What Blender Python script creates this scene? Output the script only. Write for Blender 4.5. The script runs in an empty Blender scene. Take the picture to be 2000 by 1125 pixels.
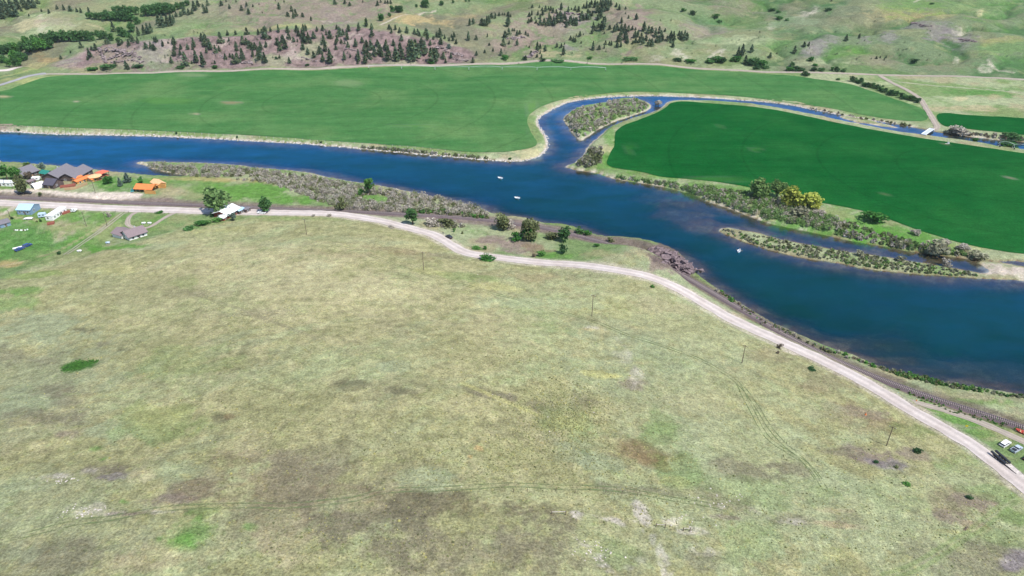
import bpy, bmesh, math, random
import numpy as np
from mathutils import Vector, Matrix
from mathutils.geometry import delaunay_2d_cdt

random.seed(7)
rng = np.random.default_rng(7)
scene = bpy.context.scene
COL = scene.collection
R = math.radians

# ------------------------------------------------------------------ camera, sky, sun, exposure
CAM_H, PITCH, FPX = 180.0, R(30.0), 1376.0
cam_d = bpy.data.cameras.new("camera")
cam_d.sensor_width = 36.0
cam_d.lens = 36.0 * FPX / 2000.0
cam_d.clip_start, cam_d.clip_end = 1.0, 30000.0
cam = bpy.data.objects.new("camera", cam_d)
COL.objects.link(cam)
cam.location = (0, 0, CAM_H)
cam.rotation_euler = (R(90) - PITCH, 0, 0)
scene.camera = cam

SUN_EL = R(56)
SUN_H = Vector((0.75, -0.66, 0)).normalized()
world = bpy.data.worlds.new("World")
scene.world = world
world.use_nodes = True
wn = world.node_tree
for n in list(wn.nodes):
    wn.nodes.remove(n)
sky = wn.nodes.new("ShaderNodeTexSky")
sky.sky_type = 'NISHITA'
sky.sun_disc = False
sky.sun_elevation = SUN_EL
sky.sun_rotation = math.atan2(SUN_H.x, SUN_H.y)
sky.altitude = 1000
sky.dust_density = 0.6
bg = wn.nodes.new("ShaderNodeBackground")
bg.inputs["Strength"].default_value = 0.13
wo = wn.nodes.new("ShaderNodeOutputWorld")
wn.links.new(sky.outputs[0], bg.inputs[0])
wn.links.new(bg.outputs[0], wo.inputs[0])
sun_d = bpy.data.lights.new("sun", 'SUN')
sun_d.energy = 4.1
sun_d.angle = R(0.53)
sun_d.color = (1.0, 0.96, 0.9)
sun = bpy.data.objects.new("sun", sun_d)
COL.objects.link(sun)
sdir = Vector((SUN_H.x * math.cos(SUN_EL), SUN_H.y * math.cos(SUN_EL), math.sin(SUN_EL)))
sun.rotation_euler = sdir.to_track_quat('Z', 'Y').to_euler()
sun.location = (0, 0, 400)
scene.view_settings.view_transform = 'Standard'
scene.view_settings.look = 'None'
scene.view_settings.exposure = 0.68
scene.view_settings.gamma = 1.0
scene.view_settings.use_curve_mapping = False

# ------------------------------------------------------------------ small helpers
def tag(o, label=None, cat=None, group=None, kind=None):
    if label: o["label"] = label
    if cat: o["category"] = cat
    if group: o["group"] = group
    if kind: o["kind"] = kind
    return o

def link(name, me, m=None, parent=None):
    o = bpy.data.objects.new(name, me)
    COL.objects.link(o)
    if m is not None and me is not None and len(me.materials) == 0:
        me.materials.append(m)
    if parent is not None:
        o.parent = parent
    return o

def thing(name, loc, rz, label, cat, group=None):
    o = bpy.data.objects.new(name, None)
    o.empty_display_size = 0.5
    COL.objects.link(o)
    o.location = loc
    o.rotation_euler = (0, 0, rz)
    return tag(o, label, cat, group)

def mesh_np(name, V, F, smooth=False, colors=None, attrs=None):
    """V (n,3), F (m,k) arrays -> mesh"""
    V = np.asarray(V, np.float32); F = np.asarray(F, np.int32)
    k = F.shape[1]
    me = bpy.data.meshes.new(name)
    me.vertices.add(len(V)); me.vertices.foreach_set("co", V.ravel())
    me.loops.add(F.size); me.loops.foreach_set("vertex_index", F.ravel())
    me.polygons.add(len(F))
    me.polygons.foreach_set("loop_start", np.arange(0, F.size, k, dtype=np.int32))
    me.polygons.foreach_set("use_smooth", np.full(len(F), smooth, bool))
    me.update(calc_edges=True)
    if colors is not None:
        a = me.color_attributes.new("tint", 'FLOAT_COLOR', 'POINT')
        c = np.ones((len(V), 4), np.float32); c[:, :3] = colors
        a.data.foreach_set("color", c.ravel())
    if attrs:
        for nm, arr in attrs.items():
            a = me.attributes.new(nm, 'FLOAT', 'POINT')
            a.data.foreach_set("value", np.asarray(arr, np.float32))
    return me

class MB:
    """collects boxes, tubes, prisms into one mesh"""
    def __init__(s): s.v = []; s.f = []
    def add(s, vs, fs):
        b = len(s.v); s.v += [tuple(v) for v in vs]; s.f += [tuple(i + b for i in f) for f in fs]; return s
    def box(s, c, d, rz=0.0, taper=1.0):
        x, y, z = d[0] / 2, d[1] / 2, d[2] / 2
        ca, sa = math.cos(rz), math.sin(rz)
        vs = []
        for zz, t in ((-z, 1.0), (z, taper)):
            for xx, yy in ((-x, -y), (x, -y), (x, y), (-x, y)):
                xx, yy = xx * t, yy * t
                vs.append((c[0] + xx * ca - yy * sa, c[1] + xx * sa + yy * ca, c[2] + zz))
        return s.add(vs, [(3, 2, 1, 0), (4, 5, 6, 7), (0, 1, 5, 4), (1, 2, 6, 5), (2, 3, 7, 6), (3, 0, 4, 7)])
    def tube(s, p, q, r0, r1=None, n=6):
        r1 = r0 if r1 is None else r1
        p, q = Vector(p), Vector(q)
        d = (q - p).normalized()
        a = d.orthogonal().normalized(); b = d.cross(a)
        vs = []
        for c, r in ((p, r0), (q, r1)):
            for i in range(n):
                t = 2 * math.pi * i / n
                vs.append(c + a * (r * math.cos(t)) + b * (r * math.sin(t)))
        fs = [(i, (i + 1) % n, n + (i + 1) % n, n + i) for i in range(n)]
        fs += [tuple(range(n - 1, -1, -1)), tuple(range(n, 2 * n))]
        return s.add(vs, fs)
    def prism(s, poly, y0, y1):
        """polygon in xz, extruded along y"""
        n = len(poly)
        vs = [(x, y0, z) for x, z in poly] + [(x, y1, z) for x, z in poly]
        fs = [(i, (i + 1) % n, n + (i + 1) % n, n + i) for i in range(n)]
        fs += [tuple(range(n - 1, -1, -1)), tuple(range(n, 2 * n))]
        return s.add(vs, fs)
    def mesh(s, name, smooth=False):
        me = bpy.data.meshes.new(name)
        me.from_pydata(s.v, [], s.f)
        bm = bmesh.new(); bm.from_mesh(me)
        bmesh.ops.recalc_face_normals(bm, faces=bm.faces)
        bm.to_mesh(me); bm.free()
        if smooth:
            me.polygons.foreach_set("use_smooth", [True] * len(me.polygons))
        return me
    def build(s, name, m, parent=None, smooth=False):
        return link(name, s.mesh(name, smooth), m, parent)

def copy_tree(o, parent=None):
    c = o.copy(); COL.objects.link(c)
    if parent is not None: c.parent = parent
    for ch in o.children: copy_tree(ch, c)
    return c

# value noise in numpy
def _hash(ix, iy, seed):
    h = (ix.astype(np.int64) * 374761393 + iy.astype(np.int64) * 668265263 + seed * 1442695041) & 0xFFFFFFFF
    h = ((h ^ (h >> 13)) * 1274126177) & 0xFFFFFFFF
    h = h ^ (h >> 16)
    return (h & 0xFFFF).astype(np.float32) / 65535.0

def vnoise(x, y, seed=0):
    ix = np.floor(x); iy = np.floor(y)
    fx = (x - ix).astype(np.float32); fy = (y - iy).astype(np.float32)
    fx = fx * fx * (3 - 2 * fx); fy = fy * fy * (3 - 2 * fy)
    a = _hash(ix, iy, seed); b = _hash(ix + 1, iy, seed)
    c = _hash(ix, iy + 1, seed); d = _hash(ix + 1, iy + 1, seed)
    return a + (b - a) * fx + (c - a) * fy + (a - b - c + d) * fx * fy

def fbm(x, y, wl, octs=4, seed=0, gain=0.5):
    s = 0.0; amp = 1.0; tot = 0.0
    for i in range(octs):
        ca, sa = math.cos(0.7 * i + .3), math.sin(0.7 * i + .3)
        k = (2.03 ** i) / wl
        s = s + amp * vnoise((x * ca - y * sa) * k + 37.1 * i, (x * sa + y * ca) * k + 11.7 * i, seed + i)
        tot += amp; amp *= gain
    return s / tot          # 0..1

def sstep(a, b, x):
    t = np.clip((x - a) / (b - a), 0, 1)
    return t * t * (3 - 2 * t)

# ------------------------------------------------------------------ photograph tracing -> world
CT, ST = math.cos(PITCH), math.sin(PITCH)
def rays(p):
    p = np.atleast_2d(np.asarray(p, np.float64))
    x = (p[:, 0] - 1000.0) / FPX; y = (562.5 - p[:, 1]) / FPX
    return np.stack([x, CT + y * ST, -ST + y * CT], 1)

def at_z(p, z):
    d = rays(p)
    t = (np.asarray(z) - CAM_H) / d[:, 2]
    return d[:, :2] * t[:, None]

def chaikin(P, it=2, closed=True):
    P = np.asarray(P, np.float64)
    for _ in range(it):
        if closed:
            Q = np.roll(P, -1, 0)
            P = np.stack([P * .75 + Q * .25, P * .25 + Q * .75], 1).reshape(-1, 2)
        else:
            A, B = P[:-1], P[1:]
            P = np.vstack([P[:1], np.stack([A * .75 + B * .25, A * .25 + B * .75], 1).reshape(-1, 2), P[-1:]])
    return P

def sdf_poly(X, Y, P):
    """signed distance, negative inside"""
    n = len(P)
    d2 = np.full(X.shape, 1e18, np.float64); ins = np.zeros(X.shape, bool)
    for i in range(n):
        ax, ay = P[i]; bx, by = P[(i + 1) % n]
        ex, ey = bx - ax, by - ay
        wx, wy = X - ax, Y - ay
        L = ex * ex + ey * ey
        if L < 1e-9: continue
        t = np.clip((wx * ex + wy * ey) / L, 0, 1)
        dx, dy = wx - ex * t, wy - ey * t
        np.minimum(d2, dx * dx + dy * dy, out=d2)
        if ay != by:
            c = ((ay <= Y) != (by <= Y))
            xi = ax + (Y - ay) * (ex / ey)
            ins ^= c & (X < xi)
    d = np.sqrt(d2)
    return np.where(ins, -d, d)

def dist_path(X, Y, P, vals=None, reach=60.0):
    """distance to open polyline + interpolated value"""
    D = np.full(X.shape, 1e6); Vv = np.zeros(X.shape)
    bx0, by0 = P.min(0) - reach; bx1, by1 = P.max(0) + reach
    idx = np.where((X > bx0) & (X < bx1) & (Y > by0) & (Y < by1))[0]
    x, y = X[idx], Y[idx]
    d2 = np.full(x.shape, 1e12); vv = np.zeros(x.shape)
    for i in range(len(P) - 1):
        ax, ay = P[i]; ex, ey = P[i + 1] - P[i]
        L = ex * ex + ey * ey
        if L < 1e-9: continue
        t = np.clip(((x - ax) * ex + (y - ay) * ey) / L, 0, 1)
        q = (x - ax - ex * t) ** 2 + (y - ay - ey * t) ** 2
        m = q < d2
        d2 = np.where(m, q, d2)
        if vals is not None:
            vv = np.where(m, vals[i] + (vals[i + 1] - vals[i]) * t, vv)
    D[idx] = np.sqrt(d2); Vv[idx] = vv
    return D, Vv

RIVER_N = [(-700,215),(-300,243),(0,257),(30,258),(100,262),(278,265),(400,270),(500,276),(600,281),(667,287),(750,295),(834,302),(900,308),(967,314),(1000,315.5),(1027,313.5),(1050,307),(1064,297),(1070,283),(1065,263),(1050,245),(1047,237),(1055,227),(1080,213),(1110,199),(1150,193),(1200,188.5),(1267,187),(1333,189),(1400,192),(1466,197),(1533,203),(1583,213),(1633,223),(1683,232),(1733,240),(1783,248),(1826,257),(1866,263),(1933,272),(2000,277),(2300,318),(2700,370)]
RIVER_C = [(2700,400),(2300,338),(2000,293),(1966,289),(1900,278),(1833,267),(1800,263),(1750,257),(1683,243),(1633,233),(1566,220),(1500,208),(1450,200.5),(1400,197.5),(1333,195),(1304,198),(1296,208),(1282,218),(1250,225),(1200,243),(1167,267),(1147,290),(1133,310),(1117,321),(1095,325),(1123,331),(1167,339),(1200,349),(1240,356),(1300,365),(1348,378),(1380,392),(1424,408),(1460,420),(1500,436),(1560,448),(1620,460),(1680,474),(1740,484),(1800,494),(1860,502),(1912,508),(2000,512),(2300,545),(2900,610)]
RIVER_S = [(2900,1000),(2300,830),(2000,775),(1923,760),(1880,756),(1831,748.5),(1785,735),(1720,722),(1676,702),(1640,690),(1584,670),(1560,660),(1504,638),(1460,606),(1428,584),(1400,564),(1368,544),(1354,528),(1340,512),(1304,494),(1252,482),(1225,477),(1200,473),(1180,470),(1150,459),(1120,445),(1082,442),(1055,439),(1025,430),(1000,427),(962,421),(945,408),(910,399),(875,393),(812,377),(775,370),(740,362),(712,359),(670,352),(637,346),(600,336),(557,332.5),(500,327.5),(475,324),(433,320),(350,317),(290,315.5),(257,317),(287,322.5),(300,331),(333,337.5),(366,342),(363,345.5),(333,346),(300,343),(250,340),(213,337),(150,330),(80,325),(0,320),(-300,300),(-700,275)]
ISL_BIG = [(1100,230),(1104,240),(1117,260),(1132,275),(1140,273),(1167,253),(1200,238),(1250,222),(1270,213),(1272,207),(1260,197),(1234,190.5),(1200,194),(1174,202),(1134,207),(1114,217)]
ISL_LONG = [(1402,451),(1424,460),(1480,482),(1560,502),(1640,516),(1720,528),(1800,537),(1880,542),(1932,546),(1965,546),(2010,549),(2100,556),(2160,548),(2100,530),(2000,519),(1945,512),(1908,510),(1922,520),(1938,530),(1925,536),(1900,531),(1840,519),(1760,507),(1680,495.5),(1600,483.5),(1540,471.5),(1480,455.5),(1420,444)]
ISL_GRASS = [(1633,226),(1660,228),(1690,233),(1720,240),(1750,247),(1757,250.5),(1735,249),(1700,243),(1660,236)]

river_w = chaikin(at_z(RIVER_N + RIVER_C + RIVER_S, 0.0), 2)
islands_w = [chaikin(at_z(p, 0.0), 2) for p in (ISL_BIG, ISL_LONG, ISL_GRASS)]

# height control points: (px, py, z)
CTRL = [
 (2000,950,12),(1850,842,10),(1680,742,8.5),(1520,664,7.5),(1380,596,7.5),(1252,534,8),(1125,517,8.5),(1025,509,8),(925,496,7.5),(850,460,7),(750,432,7),(600,416,7),(350,411,6.5),(112,401,6.5),(0,397,6.5),(-300,380,6.5),
 (2000,835,6.2),(1831,780,5.8),(1660,716,5.4),(1480,622,5.2),(1340,541,5.2),(1150,465,5.2),(1000,436,5.2),(825,419,5.4),(600,410,6),(350,399,6),(112,388,6),
 (600,440,11),(680,450,11),(750,470,14),(900,540,16),(450,470,13.5),(350,478,13),(300,500,15),(180,515,14),(100,530,14),(0,560,15),(-200,600,16),
 (1100,560,13),(1300,640,13),(1450,720,14),(1600,800,14),(1750,900,15),(1900,1000,17),(2000,1080,18),(600,600,24),(300,650,24),(0,700,25),(900,680,26),(1200,780,24),(1400,900,23),
 (700,800,34),(300,850,34),(1000,900,32),(700,1000,38),(0,900,35),(300,1100,42),(900,1100,40),(1300,1050,32),(1600,1050,25),(1900,1120,21),(700,1400,41),(0,1300,44),(1500,1300,30),(2100,1300,22),(-300,1000,40),
 (50,480,6),(150,450,6.2),(50,430,6.2),(150,485,6.5),(250,440,6.5),(350,435,6.8),(300,458,7),(215,472,6.6),(0,510,6.5),(-300,500,6),(410,436,7),
 (150,372,5.6),(280,377,5.2),(400,370,4.8),(500,385,5),(50,362,5.6),(600,398,5),(700,400,4.5),(600,360,2.6),(480,340,2.0),(330,325,1.6),(800,395,2.6),(880,408,2.8),
 (930,470,5.8),(1000,480,6),(1080,485,6.4),(1230,500,14.5),(1265,508,15),(1285,505,14),(1180,492,10.5),(1305,525,12.5),(1150,490,8),
 (200,200,2.6),(500,155,3),(800,200,2.6),(1000,150,3),(1300,150,3),(1600,200,2.6),(200,250,2.2),(600,268,2.2),(900,298,2.2),(50,190,3),(1500,300,2.6),(1800,350,2.6),(1300,250,2.6),(1960,400,2.6),(2300,380,2.8),(1700,440,2),(1900,240,2.6),(1250,340,2.2),(1600,405,2.2),(1850,490,2),
 (1200,218,1.3),(1600,494,1.2),(1480,468,1.2),(1800,526,1.2),(1970,530,0.6),(2060,540,0.6),(1700,239,0.7),(1040,290,2.2),(1070,210,2.4),
 # the far road and the land beyond it
 (0,166,4),(83,143,4),(330,140,3.6),(667,132,3.6),(834,126.5,3.6),(1000,123.5,3.6),(1167,123,3.6),(1333,130,3.6),(1500,140,3.8),(1716,146,4),(2000,153,4.4),(2500,180,6),(-400,220,5),
 (1900,200,3),(1750,175,3.2),
 # rocky bluff: foot, crest
 (200,126,6),(300,128,6),(450,127,6),(600,125,6),(750,122,6),(880,117,6),(200,96,15),(260,86,21),(350,82,23),(450,72,26),(560,66,27),(680,62,27),(780,66,26),(860,74,22),(910,92,14),
 (450,48,28),(600,38,30),(700,30,31),(300,60,22),(860,50,25),(960,62,22),
 # creek valley on the left
 (40,128,5),(60,100,9),(120,82,11),(200,70,13),(250,50,16),(320,30,21),(60,48,19),(0,40,22),(100,20,27),
 # right hills
 (1000,110,9),(1100,100,12),(1040,82,18),(1150,70,16),(1100,52,22),(1080,30,31),(1190,15,38),(1210,30,34),(1260,60,22),(1300,85,16),(1300,105,11),(1400,118,7),(1450,95,15),(1400,60,21),(1550,100,15),(1600,75,22),(1700,90,18),(1700,120,9),(1850,125,9),(1850,80,20),(1980,110,14),(1800,45,29),(1650,40,27),(1950,50,28),(1500,40,25),
 (0,0,33),(250,0,34),(500,0,40),(750,0,41),(1000,0,39),(1250,0,40),(1500,0,36),(1750,0,39),(2000,0,41),(-500,60,26),(2500,60,30),
]
C = np.array(CTRL, np.float64)
CXY = at_z(C[:, :2], C[:, 2]); CZ = C[:, 2]
# far controls in metres: ground keeps rising to hills beyond the frame
FAR = [(-1500,1400,70),(-700,1500,75),(0,1550,85),(700,1500,80),(1500,1400,70),(-2500,2800,190),(0,3000,220),(2500,2800,190),(-4000,6000,320),(0,7000,350),(4000,6000,320),(-1500,300,8),(1500,200,5),(-800,-300,45),(0,-400,50),(800,-300,25),(-3000,-2000,120),(3000,-2000,90),(0,-4000,160),(-5000,0,120),(5000,0,90)]
FA = np.array(FAR, np.float64)
CXY = np.vstack([CXY, FA[:, :2]]); CZ = np.concatenate([CZ, FA[:, 2]])
MQ = 18.0
def _phi(d2): return np.sqrt(d2 + MQ * MQ)
n = len(CXY)
D2 = ((CXY[:, None] - CXY[None]) ** 2).sum(-1)
A = np.zeros((n + 1, n + 1)); A[:n, :n] = _phi(D2) - np.eye(n) * 2.0; A[:n, n] = 1; A[n, :n] = 1
WT = np.linalg.solve(A, np.concatenate([CZ, [0]]))

# ---- level-of-detail terrain grid (rings round the viewpoint's foot, finer where nearer)
ang = np.concatenate([np.linspace(-53, 53, 900), np.arange(58, 303, 5)]) * math.pi / 180
NA = len(ang)
rr = [0.5, 8, 20, 35, 50, 60, 68]
r = 75.0
while r < 1360:
    rr.append(r)
    r += min(3.0, 1.5 * (r * r + 150 * 150) / (704 * 150))
while r < 12000:
    rr.append(r); r *= 1.05
rad = np.array(rr); NR = len(rad)
RR, AA = np.meshgrid(rad, ang, indexing='ij')
GX = (RR * np.sin(AA)).ravel(); GY = (RR * np.cos(AA)).ravel()
H = np.empty(GX.shape)
for i in range(0, len(GX), 40000):
    s = slice(i, i + 40000)
    d2 = (GX[s, None].astype(np.float32) - CXY[None, :, 0].astype(np.float32)) ** 2 + (GY[s, None].astype(np.float32) - CXY[None, :, 1].astype(np.float32)) ** 2
    H[s] = np.sqrt(d2 + MQ * MQ).astype(np.float64) @ WT[:n] + WT[n]
near = (RR.ravel() < 2500)
SD = np.full(GX.shape, 500.0)
idx = np.where(near)[0]
sd = sdf_poly(GX[idx], GY[idx], river_w)
for isl in islands_w:
    sd = np.maximum(sd, -sdf_poly(GX[idx], GY[idx], isl))
SD[idx] = sd
# natural raggedness of the water line
SDn = SD + (fbm(GX, GY, 9, 3, 5) - .5) * 3.0

# shoals in the river: (px, py, rx_px, ry_px, target depth)
def ell_world(px, py, rx, ry, z=0.0):
    c = at_z([(px, py)], z)[0]
    a = at_z([(px + rx, py)], z)[0]; b = at_z([(px, py - ry)], z)[0]
    return c, a - c, b - c
def ell_field(X, Y, px, py, rx, ry, z=0.0):
    c, u, w = ell_world(px, py, rx, ry, z)
    M = np.linalg.inv(np.array([u, w]).T)
    dx, dy = X - c[0], Y - c[1]
    a = M[0, 0] * dx + M[0, 1] * dy; b = M[1, 0] * dx + M[1, 1] * dy
    return np.sqrt(a * a + b * b)
depth = np.minimum(5.5, 0.10 * np.minimum(np.maximum(-SDn, 0), 7) + 0.30 * np.maximum(-SDn - 7, 0))
wob = fbm(GX, GY, 14, 4, 9)
for (px, py, rx, ry, dp, st) in [(1330,415,75,32,0.75,.95),(1375,442,40,18,0.65,.9),(1280,388,60,14,1.0,.8),(1600,470,160,16,0.8,.8),(1780,500,110,14,0.7,.85),(1480,440,70,12,1.0,.7),(1930,545,120,20,0.8,.6),(1710,690,180,60,1.1,.8),(1900,725,170,50,1.1,.8),(1560,640,60,24,1.1,.7),(560,338,130,9,0.9,.8),(400,318,120,7,0.8,.7),(720,368,90,10,1.0,.7),(930,395,70,18,1.5,.5),(330,340,40,9,0.8,.8),(1150,215,90,50,1.6,.5),(1090,300,40,30,1.5,.5),(1700,240,120,9,0.6,.9),(1900,280,100,8,0.6,.8),(1430,200,110,6,1.2,.6),(230,322,70,8,1.4,.6),(1060,350,60,12,1.9,.3)]:
    e = ell_field(GX, GY, px, py, rx, ry) + (wob - .5) * 0.9
    k = (1 - sstep(0.55, 1.15, e)) * st
    depth = depth * (1 - k) + np.minimum(depth, dp * (0.6 + 0.8 * wob)) * k
bankw = 5.0
S = sstep(0, bankw, SDn)
H0 = np.where(SDn > 0, 0.06 * np.minimum(SDn, 3) + np.maximum(H, 0.3) * S, -depth)

def bil(grid, x, y):
    """sample a per-vertex grid at world x, y"""
    x = np.asarray(x, np.float64); y = np.asarray(y, np.float64)
    rq = np.hypot(x, y); aq = np.arctan2(x, y)
    i = np.clip(np.searchsorted(rad, rq) - 1, 0, NR - 2)
    fr = np.clip((rq - rad[i]) / (rad[i + 1] - rad[i]), 0, 1)
    aq = np.where(aq < ang[0], aq + 2 * math.pi, aq)
    j = np.clip(np.searchsorted(ang, aq) - 1, 0, NA - 2)
    fa = np.clip((aq - ang[j]) / (ang[j + 1] - ang[j]), 0, 1)
    g = grid.reshape(NR, NA)
    return (g[i, j] * (1 - fr) * (1 - fa) + g[i + 1, j] * fr * (1 - fa) + g[i, j + 1] * (1 - fr) * fa + g[i + 1, j + 1] * fr * fa)

TT = np.concatenate([np.arange(60, 700, 2.0), np.arange(700, 1500, 4.0), np.arange(1500, 4000, 25.0)])
def march(P, grid):
    d = rays(P); d = d / np.linalg.norm(d, axis=1)[:, None]
    out = np.zeros((len(d), 3))
    X = d[:, None, 0] * TT; Y = d[:, None, 1] * TT; Z = CAM_H + d[:, None, 2] * TT
    G = bil(grid, X.ravel(), Y.ravel()).reshape(X.shape)
    below = Z <= G
    k = np.where(below.any(1), below.argmax(1), len(TT) - 1)
    k = np.maximum(k, 1)
    lo, hi = TT[k - 1].copy(), TT[k].copy()
    for _ in range(14):
        m = (lo + hi) / 2
        x, y, z = d[:, 0] * m, d[:, 1] * m, CAM_H + d[:, 2] * m
        u = z <= bil(grid, x, y)
        hi = np.where(u, m, hi); lo = np.where(u, lo, m)
    out[:, 0] = d[:, 0] * hi; out[:, 1] = d[:, 1] * hi; out[:, 2] = CAM_H + d[:, 2] * hi
    return out

def resample(P, step):
    P = np.asarray(P); seg = np.linalg.norm(np.diff(P[:, :2], axis=0), axis=1)
    s = np.concatenate([[0], np.cumsum(seg)])
    q = np.linspace(0, s[-1], max(2, int(s[-1] / step) + 1))
    return np.stack([np.interp(q, s, P[:, k]) for k in range(P.shape[1])], 1)

ROAD = [(-260,382),(-100,391),(0,396.5),(112,401.5),(224,407.5),(350,411),(395,412.5),(470,414),(550,415.5),(600,416),(650,417.5),(700,424),(750,432.5),(787,442),(825,452),(850,460),(875,475),(900,490),(925,497),(962,502),(1025,509.5),(1075,514.5),(1125,517),(1175,522),(1212,528),(1252,535),(1300,550.5),(1340,572),(1380,596),(1440,629),(1520,665),(1600,701),(1681,742),(1738.6,776),(1796,811),(1854,843),(1900,871),(1946.6,905.7),(2000,949.6),(2080,1010),(2250,1130)]
RAIL = [(-260,368),(-100,379),(0,384),(112,388.5),(224,393.6),(350,398.5),(490,404.5),(535,407),(600,409.5),(675,412),(750,415.5),(825,419.5),(900,424.5),(962,430),(1000,436),(1055,443),(1095,451),(1150,465),(1187,475),(1250,491),(1300,515),(1332,536),(1380,564),(1424,590),(1480,622),(1540,658),(1600,688),(1660,716),(1720,740),(1780,762.5),(1831,780),(1877,795),(1935,813),(2000,835),(2120,872),(2300,920)]
rail_w = resample(chaikin(at_z(RAIL, 5.3), 3, False), 2.0)
rd, _ = dist_path(GX, GY, rail_w)
H1 = H0 + (5.0 - H0) * (1 - sstep(2.8, 6.5, rd)) * (SDn > -1)
road3 = march(ROAD, H1)
road_w = resample(np.column_stack([chaikin(road3[:, :2], 3, False), np.interp(np.linspace(0, 1, len(chaikin(road3[:, :2], 3, False))), np.linspace(0, 1, len(road3)), road3[:, 2])]), 2.0)
rz = bil(H1, road_w[:, 0], road_w[:, 1])
ker = np.ones(15) / 15
rz = np.convolve(np.pad(rz, 7, mode='edge'), ker, 'valid')
qd, qz = dist_path(GX, GY, road_w[:, :2], rz)
H2 = H1 + (qz - H1) * (1 - sstep(4.2, 8.5, qd))

def W(P, grid=None):
    return march(P, H2 if grid is None else grid)[:, :2]

# ---- zones
HILL = [(-500,700),(-200,600),(0,545),(80,514),(150,497),(215,482),(262,473),(330,455),(400,441),(440,435),(480,426),(560,420),(640,418.5),(700,427),(760,440),(820,455),(860,474),(890,492),(920,501),(1025,513),(1125,521),(1210,532),(1300,556),(1340,579),(1440,637),(1520,671),(1680,749),(1850,853),(1946,916),(2000,957),(2100,1035),(2200,1110),(2200,1500),(-500,1500)]
hill_w = W(HILL)
FARP = [(-600,200),(0,168),(60,147),(83,144),(330,141),(667,132),(834,126.5),(1000,123.5),(1167,123),(1333,130),(1500,140),(1716,146),(2000,153),(2500,185)]
far_w = np.vstack([W(FARP), [(4000, 700), (4000, 9000), (-4000, 9000), (-4000, 700)]])
BLUFF = [(95,130),(125,112),(165,96),(205,86),(300,77),(420,70),(500,64),(560,61),(640,57),(700,56),(740,60),(800,66),(860,74),(905,92),(935,114),(900,121.5),(700,128),(500,132.5),(330,137),(180,137)]
bluff_w = W(BLUFF)
YARD = [(-200,372),(0,369.5),(40,369),(90,369.5),(130,373.5),(160,374.5),(235,374.5),(262,374),(290,377.5),(270,386),(235,390),(180,388.5),(140,384.5),(100,377),(60,376),(0,376),(-200,376)]
yard_w = W(YARD)
hs = sdf_poly(GX[idx], GY[idx], hill_w); HS = np.full(GX.shape, 300.0); HS[idx] = hs
fs_ = sdf_poly(GX, GY, far_w)
BS = np.full(GX.shape, 300.0); BS[idx] = sdf_poly(GX[idx], GY[idx], bluff_w)

# ---- relief
relief = (fbm(GX, GY, 90, 3, 25) - .5) * 6.0 + (fbm(GX, GY, 32, 3, 21) - .5) * 2.2 + (fbm(GX, GY, 5, 3, 31) - .5) * 0.36
mh = (1 - sstep(-10, 4, HS))
mfar = 1 - sstep(-60, 10, fs_)
ridge = 1 - np.abs(2 * fbm(GX + 40 * fbm(GX, GY, 60, 2, 77), GY * 1.0, 95, 4, 41) - 1)
rel = relief * (0.25 + 0.75 * mh) * sstep(0, 6, SDn)
rel = rel + mfar * ((fbm(GX, GY, 120, 5, 51) - .5) * 16 - (ridge ** 4) * 8.0 + 2) * (1 - 0.5 * (1 - sstep(-5, 20, BS)))
mb = 1 - sstep(-8, 6, BS)
strata = np.abs(((H2 + 0.04 * GX + 6 * fbm(GX, GY, 30, 3, 61)) / 5.0) % 1.0 - .5) * 2
rel = rel + mb * ((fbm(GX, GY, 12, 4, 71) - .5) * 5.0 + (strata ** 3) * 1.6)
rel = rel * sstep(4.5, 16, qd) * sstep(3.5, 8, rd)
HG = H2 + rel

# ------------------------------------------------------------------ ground colour (its own albedo), traced patches + noise
def lin(r, g, b, k=1.0):
    c = np.array([r, g, b], np.float64) / 255
    c = np.where(c <= 0.04045, c / 12.92, ((c + 0.055) / 1.055) ** 2.4)
    return c / 1.38 * k
P = dict(
 straw=lin(196,186,146), olive=lin(160,158,116), grey=lin(136,129,106), pale=lin(172,180,140), green=lin(122,148,84), bright=lin(92,146,58), sage=lin(158,165,130),
 white=lin(204,195,178), rust=lin(142,124,92), dark=lin(108,103,82), yellow=lin(188,184,124), lawn=lin(104,146,70), lawn2=lin(88,136,66), tan=lin(180,166,132), mauve=lin(148,131,121),
 meadow=lin(158,168,128), hill2=lin(136,152,118), gully=lin(80,126,72), gravel=lin(206,192,178), bed=lin(128,98,76), bedpale=lin(176,156,130), orange=lin(188,166,118), purple=lin(142,132,134), mud=lin(116,102,98), lush=lin(70,112,48), bluff=lin(146,126,123), brown=lin(144,128,102))
N = len(GX)
n_big = fbm(GX, GY, 60, 4, 101); n_mid = fbm(GX, GY, 17, 4, 111); n_sm = fbm(GX, GY, 5, 3, 121); n_b2 = fbm(GX, GY, 38, 4, 131)
ALB = np.empty((N, 3))
def mixc(c, m):
    ALB[:] = ALB * (1 - m[:, None]) + np.asarray(c)[None] * m[:, None]
# base: riverside grass
ALB[:] = P['pale'][None]
mixc(P['tan'], sstep(.5, .66, n_mid) * .6)
mixc(P['lawn'], sstep(.42, .58, n_b2) * .6)
ALB *= .84
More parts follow.
